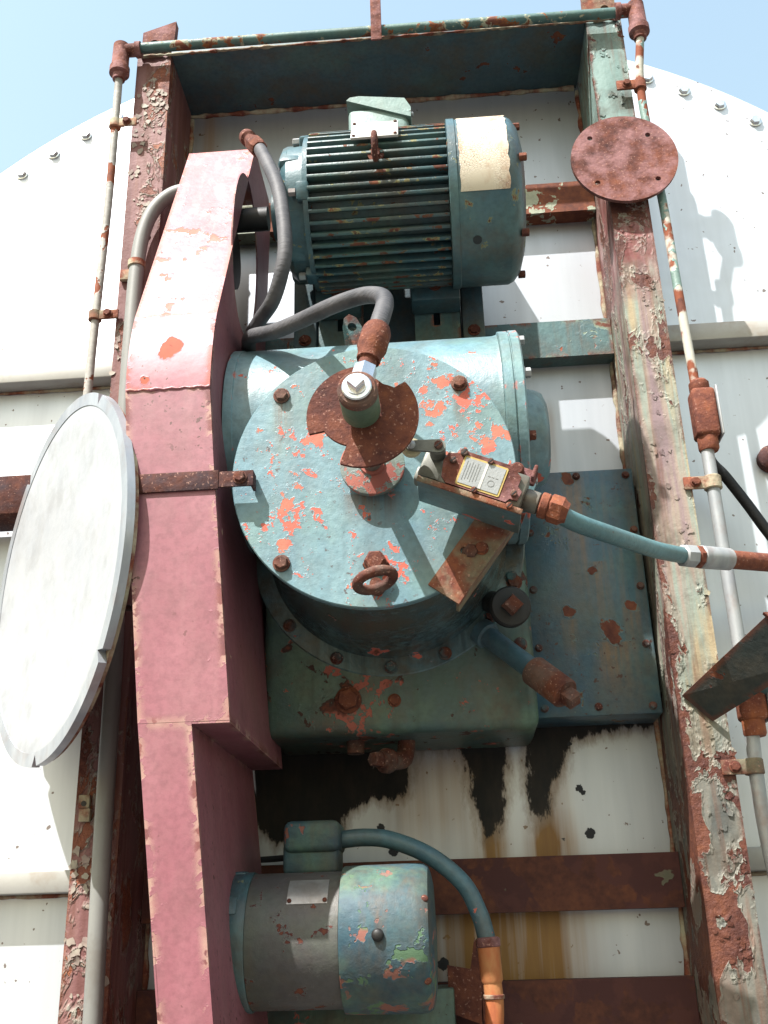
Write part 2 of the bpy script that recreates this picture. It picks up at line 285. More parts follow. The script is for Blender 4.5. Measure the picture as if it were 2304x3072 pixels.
def switch_plate():
    B = NB('printed_switch_nameplate'); s = B.n('ShaderNodeSeparateXYZ'); B.put(s.inputs[0], B.pos())
    c = B.mix(B.noise(B.P(), 60, 4, .6), lin(188, 190, 188), lin(160, 162, 162))
    return B.done(c, .4, .3, B.noise(B.P(), 300, 2, .5), .3, .001)
M['swplate'] = switch_plate(); M['plateprint'] = metal('faint_stamped_print', lin(150, 150, 146), lin(138, 138, 136), .5, .2)
def alu(name, stains_and_shade):
    B = NB(name); p = B.P()
    a = B.noise(B.P(1, 1, .12), 7, 5, .6); b = B.noise(B.P(1, 1, .03), 90, 4, .6)
    c = B.mix(B.mr(B.m('ADD', B.m('MULTIPLY', a, .85), B.m('MULTIPLY', b, .15)), .38, .64), *(((.43, .45, .48), (.345, .365, .395)) if stains_and_shade else ((.58, .605, .64), (.47, .495, .53))))  # sheet inside the frame gets a darker base: its shade is put into the colour
    sm = B.noise(B.P(off=(2, 5, 1)), 3.0, 6, .62); c = B.mix(B.mr(sm, .5, .7, 0, .35), c, (.37, .37, .36))
    pit = B.mr(B.noise(B.P(off=(4, 1, 1)), 60, 2, .5), .715, .735); c = B.mix(B.m('MULTIPLY', pit, .8), c, lin(112, 84, 66))
    rough = B.mr(a, .3, .7, .42, .54); met = .6
    h = B.m('ADD', B.m('MULTIPLY', b, .06), B.m('MULTIPLY', B.noise(B.P(1, 1, .6), 2.4, 3, .5), 2.2))
    if stains_and_shade:
        run = B.attr('run'); rn = B.noise(B.P(1, 1, .03), 30, 4, .55)
        rf = B.m('MULTIPLY', run, B.mr(rn, .3, .62, .25, 1.5), True)
        c = B.mix(rf, c, B.mix(B.noise(B.P(1, 1, .1), 30, 4, .6), lin(186, 140, 60), lin(120, 72, 26)))
        oil = B.attr('oil')
        o = B.m('ADD', oil, B.m('MULTIPLY', B.m('SUBTRACT', B.noise(B.P(1, 1, .35), 48, 5, .75), .5), .06))
        fringe = B.mr(o, -.022, .004, 0, .75); c = B.mix(fringe, c, lin(120, 92, 58))
        om = B.mr(o, -.001, .005); c = B.mix(om, c, B.mix(B.mr(B.noise(B.P(1, 1, .4), 30, 4, .7), .4, .7), (.005, .0045, .004), (.018, .013, .009)))
        sp = B.attr('spot'); spm = B.mr(B.m('ADD', sp, B.m('MULTIPLY', B.m('SUBTRACT', B.noise(p, 160, 3, .6), .5), .008)), 0, .0012)
        c = B.mix(spm, c, (.015, .016, .02))
        rough = B.m('ADD', rough, B.m('MULTIPLY', om, .3)); met = B.mr(B.m('MAXIMUM', om, rf), 0, 1, .6, 0.0)
        h = B.m('ADD', h, B.m('MULTIPLY', om, .3))
    return B.done(c, rough, met, h, .3, .004)
M['alu'] = alu('weathered_aluminium_sheet', False); M['alubay'] = alu('stained_shaded_aluminium_sheet', True)
M['ledge'] = metal('aluminium_ledge', lin(206, 204, 198), lin(188, 184, 176), .42, .2, 10, 1, lin(160, 130, 100), .4)
def ground_mat():
    B = NB('concrete_ground'); c = B.mix(B.noise(B.P(), 1.2, 6, .62), lin(122, 122, 120), lin(100, 100, 98))
    return B.done(c, .9, 0, B.noise(B.P(), 20, 5, .6), .3, .005)
M['ground'] = ground_mat()
M['weld'] = rust('pale_weld_bead', 1.5, .0, (5, 5, 1), 110, tint=lin(196, 188, 160), tamt=1.0)
M['darksteel'] = rust('dark_mauve_steel', .8, -.04, (6, 6, 6), 90, tint=lin(74, 60, 66), tamt=.8)

# ------------------------------------------------------------------ mesh helpers
def V(*a): return Vector(a)
def finish(bm, name, mat, parent=None, ang=35):
    bmesh.ops.recalc_face_normals(bm, faces=bm.faces[:])
    me = bpy.data.meshes.new(name); bm.to_mesh(me); bm.free()
    for p in me.polygons: p.use_smooth = True
    try: me.set_sharp_from_angle(angle=R(ang))
    except Exception: pass
    me.materials.append(M[mat] if isinstance(mat, str) else mat)
    return link(name, me, parent)
def link(name, me, parent=None):
    o = bpy.data.objects.new(name, me); COL.objects.link(o)
    if parent is not None: adopt(o, parent)
    return o
BASE = {}
def adopt(o, parent):
    o.parent = parent; o.matrix_parent_inverse = Matrix.Translation(-Vector(BASE.get(parent.name, (0, 0, 0))))
def thing(name, label, cat, loc, group=None):
    o = bpy.data.objects.new(name, None); COL.objects.link(o); o.location = loc; o.empty_display_size = .05
    BASE[o.name] = tuple(loc); o['label'] = label; o['category'] = cat
    if group: o['group'] = group
    return o
def frame_of(d):
    d = Vector(d).normalized(); a = V(0, 0, 1) if abs(d.z) < .9 else V(1, 0, 0)
    u = a.cross(d).normalized(); return u, d.cross(u), d
def ring(bm, c, u, v, r, seg): return [bm.verts.new(c + u*(r*cos(2*pi*i/seg)) + v*(r*sin(2*pi*i/seg))) for i in range(seg)]
def skin(bm, a, b):
    n = len(a)
    for i in range(n): bm.faces.new((a[i], a[(i+1) % n], b[(i+1) % n], b[i]))
def lathe(bm, o, d, prof, seg=48, caps=True):
    o = Vector(o); u, v, d = frame_of(d); rs = []
    for h, r in prof: rs.append(ring(bm, o + d*h, u, v, max(r, 1e-4), seg))
    for a, b in zip(rs, rs[1:]): skin(bm, a, b)
    if caps: bm.faces.new(rs[0][::-1]); bm.faces.new(rs[-1])
def cyl(bm, a, b, r, r1=None, seg=32, bev=0.0):
    a, b = Vector(a), Vector(b); L = (b-a).length; r1 = r if r1 is None else r1
    lathe(bm, a, b-a, [(0, r-bev), (bev, r), (L-bev, r1), (L, r1-bev)] if bev else [(0, r), (L, r1)], seg)
def box(bm, lo, hi, bev=0.0, mtx=None, seg=2):
    lo, hi = Vector(lo), Vector(hi); t = bmesh.new()
    bmesh.ops.create_cube(t, size=1, matrix=Matrix.Translation((lo+hi)/2) @ Matrix.Diagonal((*(hi-lo), 1)))
    if bev: bmesh.ops.bevel(t, geom=t.edges[:], offset=bev, segments=seg, profile=.5, affect='EDGES')
    if mtx is not None: bmesh.ops.transform(t, matrix=mtx, verts=t.verts[:])
    merge(bm, t)
def merge(bm, t):
    me = bpy.data.meshes.new('tmp'); t.to_mesh(me); t.free(); bm.from_mesh(me); bpy.data.meshes.remove(me)
def plate(bm, outer, holes, o, u, v, w, th, bev=0.0):
    """flat plate: outline and holes in (a,b) laid on o + a*u + b*v, thickened by th along w"""
    o, u, v, w = map(Vector, (o, u, v, w)); t = bmesh.new(); es = []
    for loop in [outer] + list(holes):
        vs_ = [t.verts.new(o + u*a + v*b) for a, b in loop]
        es += [t.edges.new((vs_[i], vs_[(i+1) % len(vs_)])) for i in range(len(vs_))]
    bmesh.ops.triangle_fill(t, use_beauty=True, use_dissolve=False, edges=es)
    g = bmesh.ops.extrude_face_region(t, geom=t.faces[:])
    bmesh.ops.translate(t, verts=[x for x in g['geom'] if isinstance(x, bmesh.types.BMVert)], vec=w*th)
    merge(bm, t)
def circ(cx, cy, r, n=20, a0=0, a1=2*pi): return [(cx + r*cos(a0+(a1-a0)*i/n), cy + r*sin(a0+(a1-a0)*i/n)) for i in range(n)]
def catmull(pts, k=10):
    pts = [Vector(p) for p in pts]; P = [pts[0]*2-pts[1]] + pts + [pts[-1]*2-pts[-2]]; out = []
    for i in range(1, len(P)-2):
        a, b, c, d = P[i-1:i+3]
        for j in range(k):
            t = j/k; out.append(.5*((2*b) + (c-a)*t + (2*a-5*b+4*c-d)*t*t + (3*b-a-3*c+d)*t**3))
    return out + [pts[-1]]
def tube(bm, pts, r, seg=14, k=10, smooth=True, jit=0.0):
    P = catmull(pts, k) if smooth else [Vector(p) for p in pts]
    t = (P[1]-P[0]).normalized(); u, v, _ = frame_of(t); prev = None; first = None
    for i, p in enumerate(P):
        t2 = (P[min(i+1, len(P)-1)]-P[max(i-1, 0)]).normalized()
        q = t.rotation_difference(t2); u = q @ u; v = q @ v; t = t2
        rr = (r(i/(len(P)-1)) if callable(r) else r) * (1 + random.uniform(-jit, jit))
        rg = ring(bm, p, u, v, rr, seg)
        if prev: skin(bm, prev, rg)
        else: first = rg
        prev = rg
    bm.faces.new(first[::-1]); bm.faces.new(prev)
def obj(name, mat, parent, fn, ang=35):
    bm = bmesh.new(); fn(bm); return finish(bm, name, mat, parent, ang)
_bolt = {}
def bolt(parent, p, d, s=.009, mat='bolt', name='bolt', washer=True, head=.65):
    """hex head on a washer; s is half the width across corners"""
    key = (round(s, 4), mat, washer, head)
    if key not in _bolt:
        bm = bmesh.new()
        if washer: lathe(bm, (0, 0, 0), (0, 0, 1), [(-.002, s*1.25), (s*.18, s*1.25), (s*.22, s*1.15)], 20)
        lathe(bm, (0, 0, 0), (0, 0, 1), [(0, s), (s*(head+.12), s), (s*(head+.25), s*.86)], 6)
        o = finish(bm, name, mat, None, 30); me = o.data; bpy.data.objects.remove(o); _bolt[key] = me
    o = bpy.data.objects.new(name, _bolt[key]); COL.objects.link(o)
    q = Vector(d).to_track_quat('Z', 'Y') @ Matrix.Rotation(random.uniform(0, 1), 3, 'Z').to_quaternion()
    o.location = p; o.rotation_mode = 'QUATERNION'; o.rotation_quaternion = q
    if parent is not None:
        par = parent
        adopt(o, par)
    return o
_rv = {}
def rivet(parent, p, d, r=.004, mat='bolt', name='rivet'):
    if (r, mat) not in _rv:
        bm = bmesh.new(); lathe(bm, (0, 0, 0), (0, 0, 1), [(-.002, r), (r*.5, r), (r*.8, r*.6), (r*.85, r*.1)], 14)
        o = finish(bm, name, mat, None, 60); _rv[(r, mat)] = o.data; bpy.data.objects.remove(o)
    o = bpy.data.objects.new(name, _rv[(r, mat)]); COL.objects.link(o); o.location = p; o.rotation_mode = 'QUATERNION'
    o.rotation_quaternion = Vector(d).to_track_quat('Z', 'Y')
    if parent is not None: adopt(o, parent)
    return o

YW = .213                                               # plane of the aluminium end plate; frame fronts lie at y = 0
XI = .515                                               # inner faces of the columns

# ------------------------------------------------------------------ ground
def g(bm):
    vs_ = [bm.verts.new((x, y, 0)) for x, y in ((-900, -900), (900, -900), (900, 900), (-900, 900))]; bm.faces.new(vs_)
o = obj('ground', 'ground', None, g); o['kind'] = 'structure'

# ------------------------------------------------------------------ drum with its round aluminium end plate
DC = V(-.01, YW, 2.325)
drum = thing('aluminium_drum', 'huge round aluminium drum whose pale bolted end plate fills the background behind the machine', 'drum', (-.01, 1.0, 0))
def g(bm):
    cyl(bm, DC, DC + V(0, .012, 0), 1.562, seg=160)
obj('end_plate', 'alu', drum, g)
def g(bm):
    lathe(bm, DC + V(0, .0125, 0), (0, 1, 0), [(0, 1.50), (1.6, 1.50)], 128)
obj('shell', 'alu', drum, g)
for sy in (.6, 1.5):
    def g(bm): plate(bm, [(-1.1, 0), (1.1, 0), (1.15, 1.25), (.8, 1.02), (.4, .86), (0, .81), (-.4, .86), (-.8, 1.02), (-1.15, 1.25)], [], (-.01, sy, 0.001), (1, 0, 0), (0, 0, 1), (0, 1, 0), .12)
    obj('saddle', 'darksteel', drum, g)
for z0, z1 in ((2.84, 2.885), (1.695, 1.737)):
    for x0, x1 in ((-1.42, -.606), (.606, 1.42)):
        def g(bm): box(bm, (x0, YW-.05, z0), (x1, YW-.001, z1), .003)
        lo_ = obj('stiffener_ledge', 'ledge', drum, g)
        def g(bm): tube(bm, [(x0+(x1-x0)*i/60, YW-.003, z0-.003) for i in range(61)], .004, 8, smooth=False, jit=.35)
        obj('weld_bead', 'weld', lo_, g, 60)
for i in range(-16, 17):
    a = R(3.8*i + (1.4 if i > 0 else -1.2)*.9)
    if 20 < abs(math.degrees(a)) < 62:
        bolt(drum, DC + V(1.518*sin(a), -.001, 1.518*cos(a)), (0, -1, 0), .0135, 'chrome', 'flange_bolt', True, .55)

# stained sheet inside the frame: attributes hold where oil and rusty water have run
def sdpoly(px, pz, poly):
    poly = np.array(poly); d = np.full(px.shape, 9.0); inside = np.zeros(px.shape, bool)
    for (ax, az), (bx, bz) in zip(poly, np.roll(poly, -1, 0)):
        ex, ez = bx-ax, bz-az; t = np.clip(((px-ax)*ex+(pz-az)*ez)/(ex*ex+ez*ez+1e-12), 0, 1)
        d = np.minimum(d, np.hypot(px-ax-t*ex, pz-az-t*ez))
        c = ((az > pz) != (bz > pz)) & (px < (bx-ax)*(pz-az)/((bz-az) if abs(bz-az) > 1e-9 else 1e-9)+ax); inside ^= c
    return np.where(inside, d, -d)
def bay():
    nx, nz = 150, 380; xs = np.linspace(-XI+.001, XI-.001, nx); zs = np.linspace(1.1, 3.655, nz)
    X, Z = np.meshgrid(xs, zs); x, z = X.ravel(), Z.ravel()
    idx = np.arange(nx*nz).reshape(nz, nx)
    F = np.stack([idx[:-1, :-1], idx[:-1, 1:], idx[1:, 1:], idx[1:, :-1]], -1).reshape(-1, 4)
    me = bpy.data.meshes.new('bay_sheet'); me.from_pydata(np.stack([x, np.full_like(x, YW-.0015), z], -1).tolist(), [], F.tolist())
    polys = [[(-.36, 2.1), (-.062, 2.1), (-.066, 1.90), (-.075, 1.862), (-.128, 1.828), (-.137, 1.782), (-.20, 1.795), (-.258, 1.779), (-.28, 1.80), (-.322, 1.842), (-.34, 1.90)],
             [(-.066, 2.1), (.012, 2.1), (.012, 1.955), (.004, 1.93), (-.004, 1.866), (-.035, 1.858), (-.062, 1.864)],
             [(.0, 2.1), (.21, 2.1), (.202, 1.97), (.19, 1.835), (.172, 1.785), (.158, 1.776), (.143, 1.835), (.13, 1.915), (.118, 1.952), (.07, 1.962), (.0, 1.965)],
             [(.246, 2.1), (.515, 2.1), (.515, 1.986), (.40, 1.978), (.335, 1.955), (.318, 1.915), (.29, 1.885), (.275, 1.83), (.262, 1.80), (.250, 1.83), (.252, 1.97)]]
    oil = np.max([sdpoly(x, z, p) for p in polys], 0) + .006
    spots = [(-.052, 1.80, .009), (-.028, 1.755, .011), (.345, 1.862, .008), (.352, 1.853, .007), (.358, 1.775, .011), (.318, 1.92, .004), (.305, 1.765, .005), (.06, 1.548, .012), (.075, 1.53, .010), (-.33, 1.80, .006), (.335, 1.95, .006)]
    spot = np.max([r-np.hypot(x-a, z-b) for a, b, r in spots], 0)
    def bump(c, w): return np.exp(-((x-c)/w)**2)
    run = np.clip((1.66-z)*40, 0, 1)*np.clip((z-1.40)/.1, 0, 1)*np.clip(1.0*bump(.15, .05)+1.0*bump(.225, .06)+.5*bump(.07, .07)+.3*bump(.3, .06), 0, 1)
    run += np.clip((1.83-z)/.07, 0, 1)*np.clip((z-1.70)/.02, 0, 1)*(1.0*bump(.165, .03)+.85*bump(.265, .03)+.55*bump(.31, .03))
    run += np.clip((1.98-z)/.05, 0, 1)*np.clip((z-1.72)/.1, 0, 1)*(.35*bump(-.01, .03)+.45*bump(.30, .025)+.3*bump(.08, .1))
    run += np.clip((2.74-z)*20, 0, 1)*np.clip((z-2.45)/.15, 0, 1)*.35*bump(.34, .03)
    run += np.clip((z-3.35)/.1, 0, 1)*(.5*bump(-.47, .03))
    for n_, a in (('oil', oil), ('spot', spot), ('run', np.clip(run, 0, 1))):
        at_ = me.attributes.new(n_, 'FLOAT', 'POINT'); at_.data.foreach_set('value', a.astype(np.float32))
    me.materials.append(M['alubay'])
    return me
link('bay_sheet', bay(), drum)

# ------------------------------------------------------------------ steel frame
fr = thing('steel_support_frame', 'tall rusted steel channel frame holding the motors and gearbox against the aluminium drum', 'steel frame', (0, .1, 0))
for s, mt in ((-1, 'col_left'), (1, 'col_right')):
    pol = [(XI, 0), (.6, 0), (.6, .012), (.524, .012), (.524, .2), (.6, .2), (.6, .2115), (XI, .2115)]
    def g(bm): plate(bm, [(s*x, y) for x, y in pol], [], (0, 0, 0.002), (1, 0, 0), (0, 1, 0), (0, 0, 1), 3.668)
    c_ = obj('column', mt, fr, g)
    if s < 0: out, hole = [(-.593, 3.66), (-.512, 3.66), (-.508, 3.772), (-.592, 3.742)], circ(-.562, 3.705, .010)
    else: out, hole = [(.512, 3.66), (.593, 3.66), (.591, 3.80), (.516, 3.815)], circ(.566, 3.70, .010)
    def g(bm): plate(bm, out, [hole], (0, .003, 0), (1, 0, 0), (0, 0, 1), (0, 1, 0), .022)
    obj('lifting_lug', 'rust_disc' if s < 0 else 'rust_plate', c_, g)
    def g(bm): tube(bm, [(s*(XI-.002), YW-.004, 1.1 + i*.02) for i in range(128)], .006, 8, smooth=False, jit=.45)
    obj('weld_bead', 'weld', c_, g, 60)
def flakes(parent, mat, cl, n, x0, x1, y, rng, size=(.003, .0085)):
    bm = bmesh.new()
    for i in range(n):
        cx, cz, cr = rng.choice(cl); x = rng.gauss(cx, cr*.8); z = rng.gauss(cz, cr)
        if not (x0+.003 < x < x1-.003): continue
        r = rng.uniform(*size); k = rng.randint(6, 9); ph = rng.uniform(0, 6.28); tilt = rng.uniform(.05, .4); ta = rng.uniform(0, 6.28)
        vs_ = []
        for j in range(k):
            a = ph + 2*pi*j/k; rr = r*rng.uniform(.35, 1.25); dx, dz = rr*cos(a), rr*sin(a)*1.2
            lift = .0012 + max(0, (dx*cos(ta)+dz*sin(ta)))*tilt + .0006*rng.random()
            vs_.append((x+dx, y-lift, z+dz))
        c_ = bm.verts.new((x, y-.001-.0015*rng.random(), z)); a_ = [bm.verts.new(v) for v in vs_]
        for j in range(k): bm.faces.new((c_, a_[j], a_[(j+1) % k]))
    o = finish(bm, 'paint_flakes', mat, parent, 20); o['kind'] = 'stuff'
    return o
rng = random.Random(3)
cols_ = {('R' if o.material_slots[0].material == M['col_right'] else 'L'): o for o in fr.children if o.name.startswith('column')}
flakes(cols_['R'], 'col_right', [(rng.uniform(.525, .598), z, rng.uniform(.006, .022)) for z in [1.5+i*.03 for i in range(20)] + [2.2, 2.3, 2.42, 2.5, 2.6, 2.72, 2.85, 2.9, 2.3, 2.38, 3.4, 3.5, 3.55, 3.6, 3.35, 3.42, 3.05]], 170, .512, .604, 0.0, rng)
flakes(cols_['L'], 'flake_cream', [(rng.uniform(-.598, -.525), z, rng.uniform(.008, .03)) for z in [3.5, 3.55, 3.48, 3.42, 3.52, 3.4, 3.3, 3.2, 3.1, 3.0, 2.9, 2.85, 2.8, 1.75, 1.7, 1.66, 1.6, 1.55]], 170, -.604, -.512, 0.0, rng)
def g(bm):
    box(bm, (-XI+.001, -.002, 3.654), (XI-.001, .2115, 3.666), .001)
    box(bm, (-.596, -.003, 3.6663), (.596, .009, 3.69), .001)
tb = obj('top_beam', 'soffit', fr, g)
def g(bm): tube(bm, [(-XI + i*.02, YW-.005, 3.651) for i in range(52)], .006, 8, smooth=False, jit=.5)
obj('weld_bead', 'weld', tb, g, 60)
def g(bm): tube(bm, [(-.59 + i*.01, -.004, 3.654) for i in range(119)], .0035, 7, smooth=False, jit=.6)
obj('crusted_edge', 'weld', tb, g, 60)
for z0, z1, mt in ((3.225, 3.313, 'beam_cream'), (2.82, 2.915, 'beam'), (1.635, 1.733, 'beam_rust'), (1.36, 1.518, 'beam_rust')):
    def g(bm):
        pol = [(.165, z0), (.2108, z0), (.2108, z0+.008), (.173, z0+.008), (.173, z1-.008), (.2108, z1-.008), (.2108, z1), (.165, z1)]
        plate(bm, pol, [], (-XI+.0015, 0, 0), (0, 1, 0), (0, 0, 1), (1, 0, 0), 2*XI-.003)
    obj('cross_beam', mt, fr, g)
def g(bm): box(bm, (-.009, -.052, 3.60), (.017, -.046, 3.79), .002)
obj('flat_bar', 'rust_disc', fr, g)

# ------------------------------------------------------------------ conduit along the top and down both columns
cn = thing('pipe_conduit', 'thin green and rusty conduit running along the frame top and down beside both columns', 'conduit', (0, -.03, 3.65))
def g(bm): cyl(bm, (-.605, -.03, 3.655), (.60, -.03, 3.646), .0125)
obj('top_pipe', 'pipegreen', cn, g)
for s, x in ((-1, -.632), (1, .631)):
    def g(bm):
        lathe(bm, (x, -.03, 3.672), (0, 0, -1), [(0, .014), (.006, .02), (.07, .021), (.078, .0245), (.096, .0245), (.1, .016), (.115, .015)], 24)
        lathe(bm, (x, -.03, 3.65), (-s, 0, 0), [(0, .016), (.036, .0165), (.037, .02), (.05, .02)], 24)
    obj('elbow_fitting', 'rust_disc', cn, g)
def g(bm): tube(bm, [(-.632, -.03, 3.57), (-.634, -.022, 3.45), (-.637, -.012, 3.2), (-.645, -.005, 2.9), (-.65, 0, 2.6), (-.65, .01, 2.35)], .0095)
obj('side_pipe', 'rodpaint', cn, g)
def g(bm): tube(bm, [(.631, -.03, 3.565), (.618, -.015, 3.43), (.623, -.004, 3.25), (.631, 0, 3.1), (.634, .0, 2.85), (.638, 0, 2.64)], .0098)
obj('side_pipe', 'rodgreen', cn, g)
def g(bm): tube(bm, [(.641, 0, 2.50), (.641, 0, 2.3), (.642, 0, 2.1), (.64, 0, 1.95)], .0128)
obj('side_pipe', 'galv', cn, g)
def g(bm): tube(bm, [(.640, 0, 1.93), (.635, 0, 1.8), (.642, 0, 1.66), (.665, .01, 1.5), (.69, .02, 1.3)], .0128)
obj('side_pipe', 'galv', cn, g)
def condbox(z0, z1, x, mt):
    def g(bm):
        L = z1-z0
        lathe(bm, (x, 0, z0), (0, 0, 1), [(0, .018), (.005, .0205), (.028, .0205), (.034, .016)], 24)
        lathe(bm, (x, 0, z1), (0, 0, -1), [(0, .016), (.006, .0205), (.022, .0205), (.03, .016)], 24)
        box(bm, (x-.023, -.024, z0+.028), (x+.025, .024, z1-.024), .009, seg=3)
    b_ = obj('conduit_box', mt, cn, g)
    def g(bm): box(bm, (x+.0255, -.025, z0+.027), (x+.030, .025, z1-.022), .002)
    l_ = obj('box_cover', 'galv', b_, g)
condbox(2.485, 2.645, .645, 'rust_orange'); condbox(1.915, 2.05, .645, 'rust_orange')
def clamp(p, s, r, mt, zs=.012):
    def g(bm):
        lathe(bm, (p[0], p[1], p[2]-zs), (0, 0, 1), [(0, r+.003), (.002, r+.005), (2*zs-.002, r+.005), (2*zs, r+.003)], 24)
        x0, x1 = sorted((p[0]-s*r*.5, p[0]-s*(r+.045)))
        box(bm, (x0, p[1]-.008, p[2]-zs*.95), (x1, p[1]-.002, p[2]+zs*.95), .0015)
    c_ = obj('pipe_clamp', mt, cn, g)
    bolt(c_, (p[0]-s*(r+.022), p[1]-.009, p[2]), (0, -1, 0), .0085, 'rust', 'clamp_bolt', True, .8)
clamp((-.634, -.022, 3.425), -1, .0095, 'weld'); clamp((-.646, -.006, 2.895), -1, .0095, 'rust_plate')
clamp((.617, -.014, 3.43), 1, .0098, 'rust_orange', .014); clamp((.641, 0, 2.415), 1, .0128, 'weld', .014); clamp((.633, 0, 1.862), 1, .0128, 'rust_plate', .014)
def g(bm): tube(bm, [(.66, .02, 1.995), (.672, -.02, 2.02), (.69, -.09, 2.03), (.74, -.26, 2.03), (.83, -.6, 2.02)], .0165)
st = obj('branch_pipe', 'pipegreen', cn, g)
def g(bm): cyl(bm, (.664, 0, 2.0), (.676, -.035, 2.022), .023, bev=.002)
obj('branch_nut', 'pipegreen', st, g)

# ------------------------------------------------------------------ round blank plate on the right column
def g(bm):
    hs = [circ(a, b, .0062, 14) for a, b in ((.482, 3.268), (.612, 3.266), (.487, 3.142), (.620, 3.142))]
    plate(bm, circ(.553, 3.206, .119, 72), hs, (0, -.034, 0), (1, 0, 0), (0, 0, 1), (0, 1, 0), .009)
o = obj('blank_flange_plate', 'rust_disc', None, g); o['label'] = 'round mauve rusted plate with four bolt holes fixed on the right column'; o['category'] = 'plate'

# ------------------------------------------------------------------ upper motor
AX, AY, AZ = 0.0, -.16, 3.006
mo = thing('electric_motor', 'large teal ribbed electric motor with cream label at the top of the frame', 'motor', (0, .0, 2.82))
def arcpt(r, el, x): return V(x, AY - r*cos(el), AZ + r*sin(el))
def g(bm): lathe(bm, (-.128, AY, AZ), (1, 0, 0), [(0, .138), (.282, .138)], 64)
obj('stator_body', 'fin', mo, g)
bm = bmesh.new()
box(bm, (-.127, -.0034, .132), (.149, .0034, .163), .0015)
fin_me = finish(bm, 'fin', 'fin').data; bpy.data.objects.remove(bpy.data.objects['fin'])
NF = 44
for i in range(NF):
    a = 2*pi*i/NF + .05
    o = link('cooling_fin', fin_me); o.location = (0, AY, AZ); o.rotation_euler = (a, 0, 0); adopt(o, mo)
def g(bm): lathe(bm, (.149, AY, AZ), (1, 0, 0), [(0, .158), (.002, .1705), (.017, .1705), (.019, .168), (.118, .168), (.13, .162), (.142, .146), (.151, .113), (.155, .05), (.155, .01)], 72)
fc = obj('fan_cover', 'motor', mo, g, 30)
def g(bm):
    n = 24; e0, e1 = R(62), R(-30)
    rows = []
    for r in (.1686, .1694):
        rows.append([[bm.verts.new(arcpt(r, e0+(e1-e0)*i/n, x + (.001*sin(i*1.7)+.0012*sin(i*4.1) if x > .2 else .001*sin(i*2.3)))) for i in range(n+1)] for x in (.172, .267)])
    for k in range(n):
        bm.faces.new((rows[1][0][k], rows[1][0][k+1], rows[1][1][k+1], rows[1][1][k])); bm.faces.new((rows[0][0][k], rows[0][1][k], rows[0][1][k+1], rows[0][0][k+1]))
        for q in (0, 1): bm.faces.new((rows[0][q][k], rows[0][q][k+1], rows[1][q][k+1], rows[1][q][k]))
    for k in (0, n): bm.faces.new((rows[0][0][k], rows[0][1][k], rows[1][1][k], rows[1][0][k]))
obj('label_patch', 'label', fc, g)
for el in (60, -5, -62, 118, 180, -120):
    p = arcpt(.149, R(el), .288); bolt(fc, p, (1, 0, 0), .008, 'rust', 'cover_bolt', False, 1.6)
def g(bm):
    e = arcpt(.1683, R(-62), .200); cyl(bm, e, e + (e-V(.200, AY, AZ)).normalized()*.001, .009, seg=16)
obj('drain_hole', 'black', fc, g)
def g(bm):
    lathe(bm, (-.127, AY, AZ), (-1, 0, 0), [(0, .156), (.01, .156), (.012, .14), (.045, .137), (.056, .127), (.064, .108), (.07, .058), (.08, .048), (.09, .048)], 64)
    for el in (52, -20, -92, 124, 196):
        t = Matrix.Translation((0, AY, AZ)) @ Matrix.Rotation(R(el), 4, (-1, 0, 0))
        box(bm, (-.150, -.158, -.02), (-.124, -.118, .02), .006, t)
    for el in (35, -55, 125, -145):
        t = Matrix.Translation((0, AY, AZ)) @ Matrix.Rotation(R(el), 4, (-1, 0, 0))
        box(bm, (-.190, -.134, -.055), (-.134, -.06, .055), .014, t)
eb = obj('end_bell', 'motor', mo, g)
for el in (52, -20, -92, 124): bolt(eb, arcpt(.147, R(el), -.151), (-1, 0, 0), .0085, 'galv', 'end_bolt', False, 1.4)
def g(bm): cyl(bm, (-.23, AY, AZ), (-.40, AY, AZ), .025)
obj('shaft', 'black', mo, g)
def g(bm):
    c = arcpt(.164, R(26), .009); t = Matrix.Translation(c) @ Matrix.Rotation(R(-26), 4, 'X')
    box(bm, (-.047, -.010, -.036), (.047, -.004, .036), .0015, t)
npl = obj('nameplate', 'whiteplate', mo, g)
for dx in (-.041, .041):
    for dz in (-.03, .03):
        c = arcpt(.164, R(26), .009) + Matrix.Rotation(R(-26), 3, 'X') @ V(dx, -.0102, dz); rivet(npl, c, V(0, -cos(R(26)), sin(R(26))), .0035)
def g(bm):
    pts = [(.010, AY-.152-.028-.022*cos(a), 3.018+.026*sin(a)) for a in [i*2*pi/24 for i in range(24)]]
    P = [Vector(p) for p in pts]; prev = None; rs = []
    for i in range(24):
        t = (P[(i+1) % 24]-P[i-1]).normalized(); nn = V(1, 0, 0); rs.append(ring(bm, P[i], nn, t.cross(nn), .0058, 10))
    for i in range(24): skin(bm, rs[i], rs[(i+1) % 24])
    cyl(bm, (.010, AY-.13, 3.016), (.010, AY-.167, 3.016), .009); cyl(bm, (.010, AY-.152, 3.016), (.010, AY-.160, 3.016), .016, seg=20)
obj('eye_bolt', 'rust', mo, g)
def g(bm): box(bm, (-.055, AY-.03, 3.06), (.075, AY+.09, 3.258), .012, seg=3)
jb = obj('terminal_box', 'boxpaint', mo, g)
def g(bm):
    plate(bm, [(-.058, 3.276), (.080, 3.220), (.081, 3.246), (.068, 3.272), (-.03, 3.286), (-.05, 3.284)], [], (0, AY-.036, 0), (1, 0, 0), (0, 0, 1), (0, 1, 0), .132)
obj('box_lid', 'boxpaint', jb, g)
rivet(jb, (.082, AY-.02, 3.24), (1, 0, 0), .005, 'galv', 'lid_screw')
